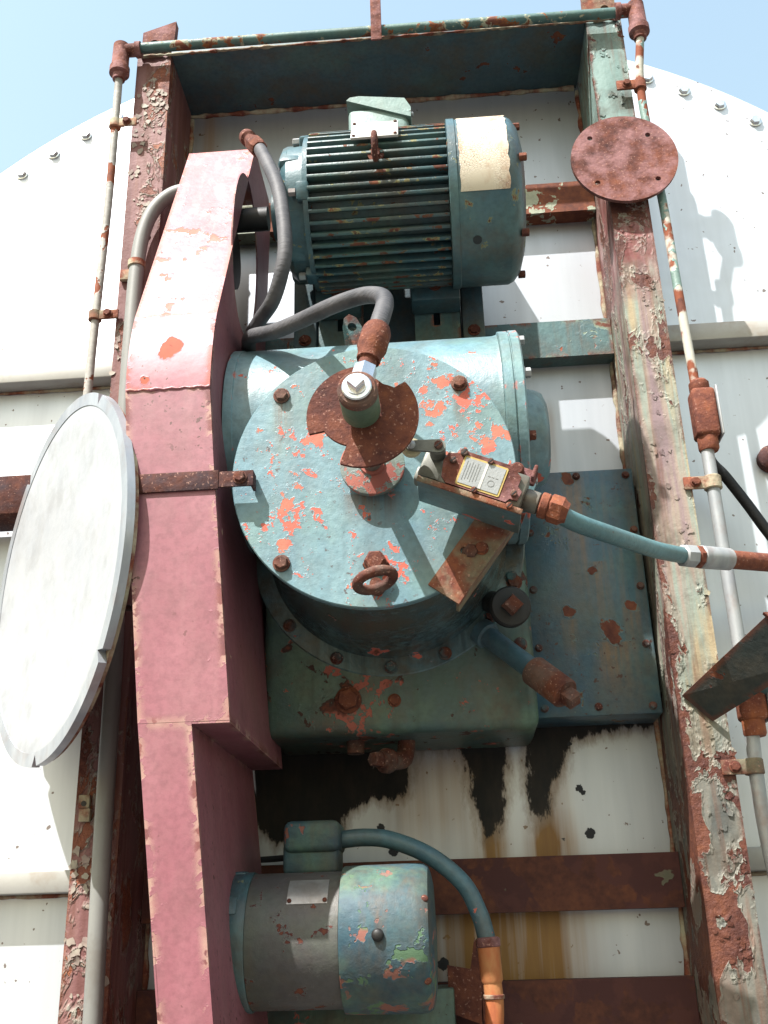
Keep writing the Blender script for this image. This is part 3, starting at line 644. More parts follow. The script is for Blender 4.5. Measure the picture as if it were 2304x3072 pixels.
for x0, x1 in ((-.145, -.05), (.06, .165)):
    def g(bm):
        box(bm, (x0, -.062, 2.845), (x1, -.004, 2.945), .006); box(bm, (x0, -.062, 3.09), (x1, -.004, 3.19), .006)
        box(bm, (x0+.01, -.075, 2.93), (x1-.01, -.03, 3.10), .006)
    ft = obj('foot', 'motor', mo, g)
    bolt(ft, ((x0+x1)/2, -.064, 2.88), (0, -1, 0), .011, 'rust', 'foot_bolt')
base = thing('motor_slide_base', 'teal slotted steel slide base behind and below the large ribbed motor', 'motor base', (0, .08, 2.78))
for x0, x1 in ((-.20, -.15), (.168, .215)):
    def g(bm): box(bm, (x0, -.002, 2.76), (x1, .163, 3.29), .004)
    r_o = obj('rail', 'soffit', base, g)
    for z in (2.80, 3.25): bolt(r_o, ((x0+x1)/2, -.003, z), (0, -1, 0), .011, 'rust', 'rail_bolt')
for xa in (-.145, .065):
    def g(bm):
        sl_ = [(xa+.041, 2.82), (xa+.055, 2.82), (xa+.055, 2.866), (xa+.041, 2.866)]
        plate(bm, [(xa, 2.775), (xa+.098, 2.775), (xa+.098, 3.27), (xa, 3.27)], [sl_], (0, .0, 0), (1, 0, 0), (0, 0, 1), (0, 1, 0), .01)
    obj('slotted_plate', 'beam', base, g)
def g(bm): box(bm, (-.149, .06, 2.80), (.167, .07, 3.27), .001)
obj('back_plate', 'soffit', base, g)

# ------------------------------------------------------------------ gear reducer
GX, GZ, GY = -.008, 2.318, -.36
gr = thing('gear_reducer', 'large teal round-faced gear reducer with chipped coral primer in the centre of the frame', 'gearbox', (0, 0, 1.94))
def g(bm):
    prof = [(0, .236), (.002, .2375), (.014, .2375), (.016, .236)]
    lathe(bm, (GX, GY, GZ), (0, 1, 0), prof, 120)
cv = obj('cover_plate', 'cover', gr, g, 30)
def g(bm): lathe(bm, (GX, GY+.0165, GZ), (0, 1, 0), [(0, .233), (.01, .2335), (.012, .226), (.14, .222), (.24, .222), (.29, .227), (.3215, .234), (.322, .266), (.324, .2685), (.338, .2685), (.342, .266)], 120)
br = obj('drum_body', 'barrel', gr, g, 30)
for a in (-114, -66, -90, -140, -40, -20, 20, 160):
    bolt(br, (GX+.2515*cos(R(a)), -.0225, GZ+.2515*sin(R(a))), (0, -1, 0), .010, 'boltteal', 'ring_bolt')
for x, z in ((-.163, 2.469), (.144, 2.473), (-.16, 2.162), (.146, 2.165)):
    bolt(cv, (x, GY-.001, z), (0, -1, 0), .0115, 'bolt', 'cover_bolt')
def g(bm): lathe(bm, (GX+.001, GY-.001, 2.152), (0, -1, 0), [(-.004, .022), (.006, .021), (.008, .018), (.022, .0175), (.026, .014)], 6)
obj('drain_plug', 'rust', cv, g)
def g(bm):
    N_ = 28; c = V(-.006, -.402, 2.112); ax = V(1, 0, .25).normalized(); up = V(0, -.9, .3).normalized(); sd = ax
    P = [c + sd*(.029*cos(a)) + up*(.022*sin(a)) for a in [2*pi*i/N_ for i in range(N_)]]; rs = []
    nn = sd.cross(up).normalized()
    for i in range(N_):
        t = (P[(i+1) % N_]-P[i-1]).normalized(); rs.append(ring(bm, P[i], nn, t.cross(nn), .0085, 12))
    for i in range(N_): skin(bm, rs[i], rs[(i+1) % N_])
    cyl(bm, (-.006, GY+.002, 2.112), (-.006, GY-.026, 2.112), .013, .010)
obj('eye_bolt', 'bolt', cv, g)
WY, WZ, WR = -.10, 2.49, .198
def g(bm): lathe(bm, (-.285, WY, WZ), (1, 0, 0), [(0, .19), (.004, .2), (.02, .2), (.022, WR), (.50, WR), (.508, .2)], 96)
wc = obj('worm_housing', 'gear', gr, g, 30)
def g(bm): lathe(bm, (.2235, WY, WZ), (1, 0, 0), [(0, .2), (.002, .206), (.018, .206), (.019, .203), (.021, .203), (.022, .207), (.036, .207), (.039, .203)], 96)
fl = obj('end_flange', 'gear', gr, g, 30)
for a in (52, 12, -25, -50, 100, 140): bolt(fl, (.2625, WY-.188*cos(R(a)), WZ+.188*sin(R(a))), (1, 0, 0), .0095, 'galv' if a in (52, 12, -50) else 'rust', 'flange_bolt', True, 1.1)
def g(bm): lathe(bm, (.2626, WY+.0, WZ-.005), (1, 0, 0), [(0, .118), (.004, .118), (.008, .10), (.03, .094), (.042, .088), (.05, .07), (.052, .02)], 64)
obj('bearing_cap', 'gear', fl, g, 40)
def g(bm): lathe(bm, (-.2855, WY, WZ), (-1, 0, 0), [(0, .12), (.012, .118), (.014, .03), (.06, .03)], 40)
obj('input_shaft', 'black', gr, g)
def g(bm):
    plate(bm, [(-.022, 0), (.022, 0), (.019, .05), (.012, .07), (0, .078), (-.012, .07), (-.019, .05)], [circ(0, .05, .009, 14)], (-.045, -.19, WZ+.165), (1, 0, 0), (-.18, -.1, 1), (0, 1, 0), .016)
obj('lifting_lug', 'boltteal', wc, g)
def g(bm):
    box(bm, (-.252, -.019, 1.945), (.2605, .2105, 2.46), .02, seg=4)
bs = obj('base_casting', 'base', gr, g, 40)
def g(bm): box(bm, (.2, -.017, 2.03), (.2585, .0, 2.46), .004)
bolt(bs, (.233, -.0195, 2.222), (0, -1, 0), .0125, 'bolt', 'base_bolt'); bolt(bs, (-.09, -.0195, 2.008), (0, -1, 0), .020, 'rust', 'base_plug'); bolt(bs, (-.004, -.0195, 2.004), (0, -1, 0), .010, 'rust', 'base_plug')
bolt(bs, (.236, -.0195, 2.10), (0, -1, 0), .0105, 'boltteal', 'base_bolt')
def g(bm):
    lathe(bm, (-.092, -.018, 2.008), (0, -1, 0), [(-.01, .032), (.0, .032), (.001, .026)], 6)
obj('plug_boss', 'base', bs, g)
def g(bm):
    tube(bm, [(.012, .08, 1.965), (.010, .075, 1.93), (.004, .06, 1.908), (-.02, .035, 1.902)], .017, 16)
    lathe(bm, (-.018, .037, 1.902), (-.62, -.75, 0), [(0, .021), (.004, .023), (.016, .023), (.018, .016), (.03, .016)], 20)
    lathe(bm, (-.035, .016, 1.902), (-.62, -.75, 0), [(0, .014), (.02, .014), (.022, .012)], 6)
    cyl(bm, (-.085, .06, 1.96), (-.085, .06, 1.922), .018, .016)
obj('drain_elbow', 'bolt', bs, g)
# shaft hub
def g(bm): lathe(bm, (GX+.001, GY-.0003, GZ), (0, -1, 0), [(0, .032), (.016, .032), (.0165, .0535), (.026, .0535), (.027, .051), (.0275, .022), (.032, .02)], 48)
obj('shaft_hub', 'hub', gr, g, 30)
def g(bm): cyl(bm, (GX+.001, GY-.028, GZ), (GX+.001, GY-.222, GZ), .0155, seg=24)
obj('shaft', 'bracket_al', gr, g)
# oil filler
def g(bm):
    tube(bm, [(.185, -.02, 2.185), (.192, -.07, 2.168), (.206, -.11, 2.150), (.216, -.125, 2.140)], .021, 18)
    lathe(bm, (.214, -.120, 2.141), (.15, -1, -.1), [(0, .034), (.004, .037), (.016, .037), (.02, .034), (.021, .022)], 36)
    lathe(bm, (.217, -.140, 2.139), (.15, -1, -.1), [(0, .0185), (.016, .0185), (.019, .016)], 4)
obj('oil_filler', 'black', gr, g)
def g(bm): lathe(bm, (.2175, -.142, 2.1388), (.15, -1, -.1), [(0, .019), (.016, .019), (.02, .0165)], 4)
obj('filler_plug', 'bolt', gr, g)
def g(bm):
    a, b = V(.165, -.02, 2.128), V(.302, -.135, 1.975); d_ = (b-a).normalized(); L = (b-a).length
    lathe(bm, a, d_, [(0, .026), (.02, .026), (.022, .0195), (L*.62, .0195)], 24)
dp = obj('oil_pipe', 'pipeteal', gr, g)
def g(bm):
    a, b = V(.165, -.02, 2.128), V(.302, -.135, 1.975); d_ = (b-a).normalized(); L = (b-a).length
    lathe(bm, a + d_*L*.62, d_, [(0, .0255), (.003, .0275), (.082, .0275), (.085, .025)], 28)
    lathe(bm, a + d_*(L*.62+.085), d_, [(0, .017), (.022, .017), (.025, .014)], 4)
obj('pipe_cap', 'bolt', dp, g)

# ------------------------------------------------------------------ blue access panel at the right of the gearbox
pn = thing('access_panel', 'blue-teal bolted sheet panel with rust runs between gearbox and right column', 'panel', (.39, .1, 1.98))
def g(bm): box(bm, (.262, .101, 1.983), (.507, .205, 2.503), .004)
obj('panel_sheet', 'panel', pn, g)
for x, z in ((.389, 2.490), (.492, 2.487), (.495, 2.363), (.494, 2.241), (.491, 2.121), (.28, 2.122), (.279, 2.243), (.282, 2.367), (.489, 1.998), (.385, 2.0), (.281, 2.001)):
    bolt(pn, (x, .1005, z), (0, -1, 0), .0065, 'boltteal' if random.random() < .7 else 'bolt', 'panel_bolt')

# ------------------------------------------------------------------ cam plate, rotary union, hoses
def g(bm):
    prof = []
    for i in range(120):
        a = 2*pi*i/120; dg = math.degrees(a)
        if 77 <= dg <= 199: r = .084
        elif 199 < dg < 244: r = .062 - .009*(dg-199)/45
        elif 40 < dg < 77: r = .060 + .006*abs(dg-58)/18
        else: r = .084
        prof.append((r*cos(a), r*sin(a)))
    plate(bm, prof, [], (GX+.001, -.560, GZ), (1, 0, 0), (0, 0, 1), (0, 1, 0), .006)
o = obj('cam_plate', 'rust_cam', None, g, 30); o['label'] = 'dark rusty notched cam disc on the shaft in front of the gearbox'; o['category'] = 'disc'
ru = thing('rotary_union', 'small green rotary union with shiny plug on the end of the gearbox shaft', 'rotary union', (GX, -.6, GZ))
X0 = GX+.001
def g(bm): lathe(bm, (X0, -.5605, GZ), (0, -1, 0), [(0, .017), (.006, .017), (.008, .024), (.014, .0285), (.062, .0285), (.065, .0265)], 40)
obj('union_body', 'union', ru, g)
def g(bm): lathe(bm, (X0, -.6258, GZ), (0, -1, 0), [(0, .0275), (.002, .029), (.014, .029), (.018, .026)], 40)
obj('retaining_ring', 'bolt', ru, g)
def g(bm):
    lathe(bm, (X0, -.644, GZ), (0, -1, 0), [(0, .0215), (.004, .0215), (.006, .02), (.0065, .0145), (.009, .0145)], 40)
    lathe(bm, (X0, -.652, GZ), (0, -1, 0), [(0, .0125), (.012, .0125), (.014, .011)], 4)
obj('end_plug', 'chrome', ru, g)
pd = V(.24, .18, 1).normalized()
def g(bm): lathe(bm, V(X0+.002, -.615, GZ+.015), pd, [(0, .018), (.038, .018), (.04, .0165)], 6)
obj('side_port', 'chrome', ru, g)
h2 = thing('bent_rubber_hose', 'grey rubber hose bending sharply from the rusty fitting above the rotary union', 'hose', (0, -.6, 2.4))
b0 = V(X0+.002, -.615, GZ+.015)
def g(bm):
    lathe(bm, b0 + pd*.0405, pd, [(0, .0135), (.012, .0135), (.0125, .018), (.026, .0185), (.034, .0225), (.068, .0225), (.078, .0185)], 14)
obj('hose_fitting', 'rust_cam', h2, g)
e2 = b0 + pd*.117
def g(bm):
    tube(bm, [e2 - pd*.01, e2 + pd*.012, (.031, -.553, 2.514), (.024, -.525, 2.548), (-.008, -.49, 2.575), (-.061, -.45, 2.587), (-.127, -.38, 2.607), (-.189, -.31, 2.632), (-.244, -.24, 2.668), (-.268, -.15, 2.70)], lambda t: .0142*(1+(.022*sin(t*420)*(1 if .06 < t < .28 else .25))), 20, 24)
obj('hose', 'hose', h2, g)
h1 = thing('hanging_rubber_hose', 'dark rubber hose hanging from a rusty fitting at the top of the pink guard', 'hose', (-.2, -.3, 2.67))
d1 = V(.42, -.42, -.80).normalized(); a1 = V(-.272, -.195, 3.195)
def g(bm):
    lathe(bm, a1 - d1*.012, d1, [(0, .012), (.004, .017), (.02, .018), (.026, .013), (.034, .013)], 20)
    lathe(bm, a1 + d1*.024, d1, [(0, .015), (.012, .0155), (.014, .019), (.05, .0195), (.056, .0165)], 8)
obj('hose_fitting', 'rust', h1, g)
def g(bm): tube(bm, [a1 + d1*.06, a1 + d1*.085, (-.205, -.285, 3.03), (-.181, -.325, 2.945), (-.166, -.35, 2.855), (-.16, -.36, 2.774), (-.17, -.35, 2.721), (-.190, -.32, 2.69), (-.222, -.265, 2.69), (-.255, -.20, 2.69), (-.272, -.12, 2.70)], lambda t: .0138*(1+.008*sin(t*330)), 20, 24)
obj('hose', 'hose', h1, g)

# ------------------------------------------------------------------ limit switch, its bracket and flexible conduit
uu = V(cos(R(-23)), 0, sin(R(-23))); vv = V(-sin(R(-23)), 0, cos(R(-23))); ww = V(0, -1, 0)
SO = V(.166, -.43, 2.248)
def L(a, b, c=0.0): return SO + uu*a + vv*b + ww*c
SM = Matrix(((uu.x, vv.x, 0, SO.x), (uu.y, vv.y, -1, SO.y), (uu.z, vv.z, 0, SO.z), (0, 0, 0, 1)))
ab = thing('angle_bracket', 'rusty flaking angle bracket bolted across the lower right edge of the gearbox cover', 'bracket', (.13, -.37, 2.15))
bu = V(.6, 0, .8); bv = V(-.8, 0, .6)
def g(bm):
    plate(bm, [(-.085, -.026), (.085, -.026), (.085, .027), (-.085, .027)], [circ(-.006, .011, .0065, 14)], (.148, GY-.0055, 2.165), bu, bv, (0, 1, 0), .005)
    plate(bm, [(-.085, -.0), (.085, -.0), (.085, .045), (-.085, .045)], [], V(.148, GY-.0055, 2.165)-bv*.031, bu, (0, 1, 0), bv, .0048)
    box(bm, (.17, -.41, 2.21), (.185, GY-.006, 2.24), .001)
obj('angle_iron', 'rust_plate', ab, g)
bolt(ab, V(.148, GY-.0056, 2.165)+bv*(-.010)+bu*(.012), (0, -1, 0), .009, 'rust')
ls = thing('limit_switch', 'rusty limit switch with roller lever and pale nameplate in front of the gearbox cover', 'switch', (.166, -.40, 2.2))
def g(bm):
    box(bm, (-.088, -.044, -.03), (.078, -.039, .052), .001, SM); box(bm, (-.088, -.0385, -.03), (.078, .045, -.025), .001, SM)
obj('mounting_channel', 'pipeteal', ls, g)
def g(bm): box(bm, (-.089, -.0455, .0525), (.079, -.0365, .057), .001, SM)
obj('channel_edge', 'rust_plate', ls, g)
def g(bm):
    box(bm, (-.06, -.034, -.02), (.072, .022, .05), .004, SM)
    lathe(bm, L(.072, -.005, .018), uu, [(0, .017), (.004, .018), (.022, .0175), (.024, .015)], 24)
obj('switch_body', 'bracket_al', ls, g)
def g(bm):
    pol = [(-.055, -.026), (-.045, -.034), (.05, -.034), (.054, -.027), (.066, -.026), (.068, -.01), (.06, -.004), (.06, .012), (.052, .018), (.04, .026), (-.03, .026), (-.04, .02), (-.058, .014), (-.061, .0)]
    plate(bm, pol, [], L(0, 0, .0515), uu, vv, ww, .004)
pc = obj('cover_plate', 'rust_disc', ls, g)
def g(bm): plate(bm, [(-.030, -.031), (.036, -.031), (.038, -.029), (.038, .017), (.036, .019), (-.030, .019), (-.032, .017), (-.032, -.029)], [], L(0, 0, .0557), uu, vv, ww, .001)
pb = obj('nameplate_border', 'yellow', pc, g)
def g(bm): plate(bm, [(-.0288, -.0278), (.0348, -.0278), (.0348, .0158), (-.0288, .0158)], [], L(0, 0, .0569), uu, vv, ww, .0007)
obj('nameplate', 'swplate', pb, g)
def g(bm):
    plate(bm, [(.0035, -.0278), (.0075, -.0278), (.0075, .0158), (.0035, .0158)], [], L(0, 0, .0578), uu, vv, ww, .0004)
obj('nameplate_stripe', 'whiteplate', pb, g)
def g(bm):
    for i in range(6):
        x = -.025 + i*.0042; plate(bm, [(x, -.022+.002*(i % 3)), (x+.0009, -.022+.002*(i % 3)), (x+.0009, .011-.003*(i % 2)), (x, .011-.003*(i % 2))], [], L(0, 0, .0578), uu, vv, ww, .0003)
    t = [(.02+.0055*cos(k*pi/8), -.014+.0055*sin(k*pi/8)) for k in range(16)]; t2 = [(.02+.0046*cos(k*pi/8), -.014+.0046*sin(k*pi/8)) for k in range(16)]
    plate(bm, t, [t2], L(0, 0, .0578), uu, vv, ww, .0003)
    for i in range(3): plate(bm, [(.012+i*.006, -.004), (.016+i*.006, -.004), (.016+i*.006, -.003), (.012+i*.006, -.003)], [], L(0, 0, .0578), uu, vv, ww, .0003)
obj('nameplate_print', 'plateprint', pb, g)
def screw(parent, p, d, r=.0052, mat='bolt'):
    def g(bm):
        lathe(bm, p, d, [(0, r*.9), (.001, r), (.005, r), (.006, r*.8)], 18)
    s_ = obj('screw', mat, parent, g); uq, vq, dq = frame_of(d)
    def g(bm): box(bm, (-r*.95, -r*.16, 0), (r*.95, r*.16, .0008), 0, Matrix.Translation(Vector(p)+dq*.0058) @ Matrix(((uq.x, vq.x, dq.x), (uq.y, vq.y, dq.y), (uq.z, vq.z, dq.z))).to_4x4() @ Matrix.Rotation(.7, 4, 'Z'))
    obj('screw_slot', 'black', s_, g)
screw(pc, L(-.047, .004, .0555), ww); screw(pc, L(-.035, .022, .0555), ww, .006); screw(pc, L(.058, -.018, .0555), ww); screw(pc, L(.008, .0205, .0555), ww, .005); screw(pc, L(.0, -.0325, .0555), ww, .005); screw(ls, L(.058, -.0395, .0572), ww, .005, 'rust_orange')
def g(bm):
    box(bm, (.03, .026, .0), (.078, .05, .012), .003, SM); box(bm, (.07, .03, .01), (.076, .052, .03), .002, SM)
tab = obj('mounting_tab', 'rust_disc', ls, g)
def g(bm): lathe(bm, L(.046, .038, .012), ww, [(0, .011), (.012, .011), (.015, .008)], 16)
obj('tab_bolt', 'rust', tab, g)
def g(bm):
    box(bm, (-.095, -.03, .012), (-.055, .018, .042), .006, SM)
    cyl(bm, L(-.075, .012, .03), L(-.075, .012, .07), .0125, seg=20, bev=.002); box(bm, (-.1, -.034, .0), (-.06, -.01, .03), .004, SM)
obj('switch_head', 'bracket_al', ls, g)
la, lb = L(-.073, .012, .0705), V(.062, -.5005, 2.291)
def g(bm):
    d_ = lb-la; d_.y = 0; ln = d_.length; du = d_/ln; dv = V(-du.z, 0, du.x)
    out = [(ln+.008*cos(t), .008*sin(t)) for t in [(-90+i*15)*pi/180 for i in range(13)]] + [(.011*cos(t), .011*sin(t)) for t in [(90+i*15)*pi/180 for i in range(13)]]
    plate(bm, out, [], la, du, dv, ww, .0045)
lv = obj('lever_arm', 'bracket_al', ls, g)
screw(lv, la + ww*.0045, ww, .0065)
def g(bm): lathe(bm, V(lb.x, la.y+.011, lb.z), ww, [(0, .0145), (.002, .0155), (.008, .0155), (.010, .0145)], 32)
obj('roller', 'nylon', lv, g)
rivet(lv, V(lb.x, la.y-.0045, lb.z), ww, .0065, 'galv', 'roller_pin')

fx = thing('flexible_conduit', 'teal flexible conduit sagging from the limit switch to a galvanised coupling over the right column', 'conduit', (.4, -.3, 2.15))
c0 = L(.097, -.005, .018)
def g(bm):
    lathe(bm, c0, uu, [(0, .0185), (.002, .0205), (.012, .0205), (.014, .0185)], 24); lathe(bm, c0+uu*.0142, uu, [(0, .0195), (.003, .0225), (.02, .0225), (.024, .0185), (.03, .0155)], 6)
obj('gland_nut', 'rust_orange', fx, g)
q1 = V(.527, -.155, 2.2125)
def g(bm): tube(bm, [c0+uu*.028, (.291, -.432, 2.189), (.322, -.400, 2.186), (.365, -.350, 2.189), (.415, -.285, 2.196), (.470, -.215, 2.204), q1], .0148, 20)
obj('flexible_tube', 'tealtube', fx, g)
dq = V(.83, .5, .07).normalized()
def g(bm):
    lathe(bm, q1-dq*.004, dq, [(0, .017), (.003, .0205), (.026, .0215), (.029, .018)], 8); lathe(bm, q1+dq*.0385, dq, [(0, .0185), (.002, .021), (.07, .0205), (.073, .017)], 28)
obj('coupling', 'galv', fx, g)
def g(bm): lathe(bm, q1+dq*.0255, dq, [(0, .019), (.002, .0215), (.011, .0215), (.013, .019)], 8)
obj('lock_nut', 'rust_orange', fx, g)
def g(bm): tube(bm, [q1+dq*.11, q1+dq*.16, q1+dq*.26, q1+dq*.36], .0172, 20)
obj('rigid_pipe', 'rodpaint_orange' if 'rodpaint_orange' in M else 'rust_orange', fx, g)

# ------------------------------------------------------------------ pink belt guard
gd = thing('belt_guard', 'tall faded pink sheet metal belt guard along the left of the motors and gearbox', 'belt guard', (-.36, -.15, 1.2))
PR = [(3.245, -.105, -.424, -.274), (2.655, -.350, -.4365, -.285), (2.484, -.384, -.432, -.284), (2.31, -.384, -.417, -.270), (1.908, -.384, -.3735, -.2325)]
GB = .10
def strip(name, mt, a, b, sub=10, th=.0):
    def g(bm):
        rows = []
        for i in range(sub+1):
            t = i/sub; z = a[0]+(b[0]-a[0])*t; y = a[1]+(b[1]-a[1])*t; xl = a[2]+(b[2]-a[2])*t; xr = a[3]+(b[3]-a[3])*t
            rows.append([bm.verts.new((xl, y, z)), bm.verts.new((xr, y, z)), bm.verts.new((xr-.002, y+.004, z)), bm.verts.new((xl+.002, y+.004, z))])
        for r0, r1 in zip(rows, rows[1:]): skin(bm, r0, r1)
        bm.faces.new(rows[0]); bm.faces.new(rows[-1][::-1])
    return obj(name, mt, gd, g, 25)
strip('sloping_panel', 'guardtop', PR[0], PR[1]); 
def g(bm):                                   # curved bend between the sloping and the upright face
    rows = []
    a, b = PR[1], PR[2]
    for i in range(13):
        t = i/12; z = a[0]+(b[0]-a[0])*t; y = a[1]+(b[1]-a[1])*(1-(1-t)**2.0); xl = a[2]+(b[2]-a[2])*t; xr = a[3]+(b[3]-a[3])*t
        rows.append([bm.verts.new((xl, y, z)), bm.verts.new((xr, y, z)), bm.verts.new((xr-.002, y+.004, z)), bm.verts.new((xl+.002, y+.004, z))])
    for r0, r1 in zip(rows, rows[1:]): skin(bm, r0, r1)
    bm.faces.new(rows[0]); bm.faces.new(rows[-1][::-1])
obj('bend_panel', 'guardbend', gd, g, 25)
def g(bm): tube(bm, [(PR[2][2]+.002+i*.0073, -.3845, 2.484+.0012*sin(i*1.9)) for i in range(21)], .0026, 8, smooth=False, jit=.3)
obj('weld_bead', 'guardtop', gd, g, 60)
strip('front_panel', 'guard', PR[2], PR[3]); strip('front_panel', 'guard', PR[3], PR[4])
strip('lower_panel', 'guard', (1.9075, -.3838, -.3733, -.291), (1.30, -.376, -.296, -.222), 12)
def side(name, pts, holes, xfun, th):
    def g(bm):
        t = bmesh.new(); plate(t, pts, holes, (0, 0, 0), (0, 1, 0), (0, 0, 1), (1, 0, 0), th)
        for v in t.verts: v.co.x += xfun(v.co.z)
        merge(bm, t)
    return obj(name, 'guard', gd, g, 25)
zs_ = [p[0] for p in PR][::-1]; xr_ = [p[3] for p in PR][::-1]; xl_ = [p[2] for p in PR][::-1]
fR = lambda z: float(np.interp(z, [1.3]+zs_, [-.2325]+xr_)); fL = lambda z: float(np.interp(z, [1.30, 1.908]+zs_[1:], [-.296]+xl_))
def dens(a, b, n=8): return [(a[0]+(b[0]-a[0])*i/n, a[1]+(b[1]-a[1])*i/n) for i in range(n)]
front = [(-.38, 1.909)] + dens((-.38, 2.0), (-.38, 2.31), 4) + [(-.38, 2.31), (-.38, 2.484), (-.372, 2.55), (-.346, 2.655)] + dens((-.33, 2.695), (-.101, 3.244), 6) + [(-.101, 3.2445)]
hole = [(AY+.015+.125*cos(t), AZ-.075+.185*sin(t)) for t in [2*pi*i/40 for i in range(40)]]
side('side_panel', front + [(.07, 3.2445)] + dens((GB, 3.2), (GB, 1.909), 10) + [(GB, 1.909)], [hole], lambda z: fR(z)-.003, .003)
side('side_panel', front + [(.07, 3.2445)] + dens((GB, 3.2), (GB, 1.909), 10) + [(GB, 1.909)], [], lambda z: fL(z), .003)
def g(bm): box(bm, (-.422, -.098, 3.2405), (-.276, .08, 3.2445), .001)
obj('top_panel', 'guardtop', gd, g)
def g(bm):
    vs_ = [V(-.2935, -.3835, 1.9085), V(-.2325, -.3835, 1.9085), V(-.2325, GB, 1.9085), V(-.2935, GB, 1.9085)]
    a = [bm.verts.new(v) for v in vs_]; b = [bm.verts.new(v+V(0, 0, -.004)) for v in vs_]; skin(bm, a, b); bm.faces.new(a); bm.faces.new(b[::-1])
obj('step_panel', 'guard', gd, g)
lowx = lambda z: float(np.interp(z, [1.30, 1.9075], [-.222, -.291]))
side('lower_side_panel', [(-.372, 1.30)] + [(-.380, 1.55), (-.380, 1.904), (GB, 1.904), (GB, 1.55), (GB, 1.30)], [], lambda z: lowx(z)-.003, .003)
side('lower_side_panel', [(-.372, 1.30)] + [(-.380, 1.55), (-.380, 1.904), (GB, 1.904), (GB, 1.55), (GB, 1.30)], [], lambda z: fL(z), .003)
for y, z, r in ((-.09, AZ-.02, .085), (WY, WZ, .12)):
    def g(bm): lathe(bm, (-.40 if r > .1 else -.39, y, z), (1, 0, 0), [(0, r), (.015, r), (.02, r-.012), (.026, r), (.04, r), (.046, r-.012), (.052, r), (.07, r)], 48)
    obj('sheave', 'black', gd, g)
def g(bm):
    box(bm, (-.412, -.389, 2.288), (-.262, -.3845, 2.322), .001)
    box(bm, (-.2615, -.3885, 2.291), (-.204, -.384, 2.319), .001); box(bm, (-.2085, -.3838, 2.291), (-.204, -.3625, 2.319), .0008)
sp_ = obj('guard_strap', 'darksteel', gd, g)
bolt(sp_, (-.226, -.389, 2.306), (0, -1, 0), .0095, 'bolt', 'strap_bolt')
def g(bm): cyl(bm, (-.56, -.20, 2.152), (-.395, -.20, 2.150), .006, seg=12)
obj('support_rod', 'bolt', gd, g)

# ------------------------------------------------------------------ round aluminium lid at the left
DCn = V(-.625, -.15, 2.238); az = R(50.3); nn = V(-sin(az), -cos(az), -.011).normalized(); DR = .348
du_ = V(0, 0, 1).cross(nn).normalized(); dv_ = nn.cross(du_)
ds = thing('round_metal_lid', 'big round pale aluminium lid hanging edge-on at the left of the pink guard', 'lid', tuple(DCn - V(0, 0, DR)))
def g(bm):
    out = []
    nts = (R(58), R(-38), R(-92), R(128), R(200))
    for i in range(180):
        a = 2*pi*i/180; r = DR
        for t in nts:
            if abs((a-t+pi) % (2*pi)-pi) < .022: r = DR-.02
        out.append((r*cos(a), r*sin(a)))
    plate(bm, out, [circ(0, 0, DR-.024, 120)], DCn, du_, dv_, -nn, .014)
obj('lid_rim', 'dishrim', ds, g, 30)
def g(bm): lathe(bm, DCn - nn*.002, nn, [(-.012, DR-.0235), (.0002, DR-.0237), (.0006, DR-.026), (-.002, DR-.06), (-.006, DR-.12), (-.0095, DR-.19), (-.012, .09), (-.013, .04), (-.0132, .004)], 120)
obj('lid_face', 'dish', ds, g, 40)
def g(bm): lathe(bm, DCn - nn*.0145, -nn, [(0, DR-.004), (.008, DR-.006), (.02, DR-.05), (.03, .1), (.031, .01)], 96)
obj('lid_back', 'weld', ds, g, 40)

# ------------------------------------------------------------------ grey conduit beside the left column
gc = thing('grey_conduit', 'smooth grey conduit bending from behind the pink guard down the left column', 'conduit', (-.53, -.03, 1.2))
def g(bm): tube(bm, [(-.41, -.03, 3.19), (-.445, -.03, 3.205), (-.485, -.03, 3.195), (-.522, -.03, 3.155), (-.543, -.03, 3.09), (-.551, -.03, 3.0), (-.553, -.03, 2.86), (-.55, -.03, 2.5), (-.538, -.03, 2.13), (-.535, -.03, 1.82), (-.529, -.03, 1.48), (-.526, -.03, 1.2)], .0165, 20)
obj('pipe', 'grey_pipe', gc, g)
def g(bm):
    lathe(bm, (-.552, -.03, 3.0), (0, 0, 1), [(0, .0175), (.001, .0195), (.016, .0195), (.017, .0175)], 28); box(bm, (-.596, -.012, 2.985), (-.556, -.001, 3.012), .002)
obj('pipe_clamp', 'weld', gc, g)

# ------------------------------------------------------------------ lower motor
BX, BY, BZ = 0, -.12, 1.598
lm = thing('small_electric_motor', 'small smooth teal and grey electric motor at the bottom of the frame', 'motor', (-.1, 0, 1.49))
def g(bm): lathe(bm, (-.09, BY, BZ), (1, 0, 0), [(0, .104), (.001, .1105), (.004, .1115), (.118, .1125), (.132, .1115), (.139, .107), (.143, .096), (.146, .08), (.148, .03)], 72)
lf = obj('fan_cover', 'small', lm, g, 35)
rivet(lf, V(-.028, BY-.1118, 1.602), (0, -1, 0), .0095, 'black', 'rubber_button')
for a in (30, -35): rivet(lf, V(.044, BY-.107*cos(R(a)), BZ+.107*sin(R(a))), (.3, -cos(R(a)), sin(R(a))), .006, 'rust', 'cover_screw')
def g(bm): lathe(bm, (-.236, BY, BZ), (1, 0, 0), [(0, .1035), (.1455, .1035)], 72)
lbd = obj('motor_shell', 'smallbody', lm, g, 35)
def g(bm):
    lathe(bm, (-.2365, BY, BZ), (-1, 0, 0), [(0, .105), (.003, .1065), (.03, .1055), (.04, .098), (.048, .09), (.05, .06), (.07, .05)], 64)
    for a in (30, -25, -80, 85, 140): box(bm, (-.285, -.108, -.016), (-.25, -.08, .016), .004, Matrix.Translation((0, BY, BZ)) @ Matrix.Rotation(R(a), 4, (-1, 0, 0)))
obj('end_bell', 'motor', lm, g, 35)
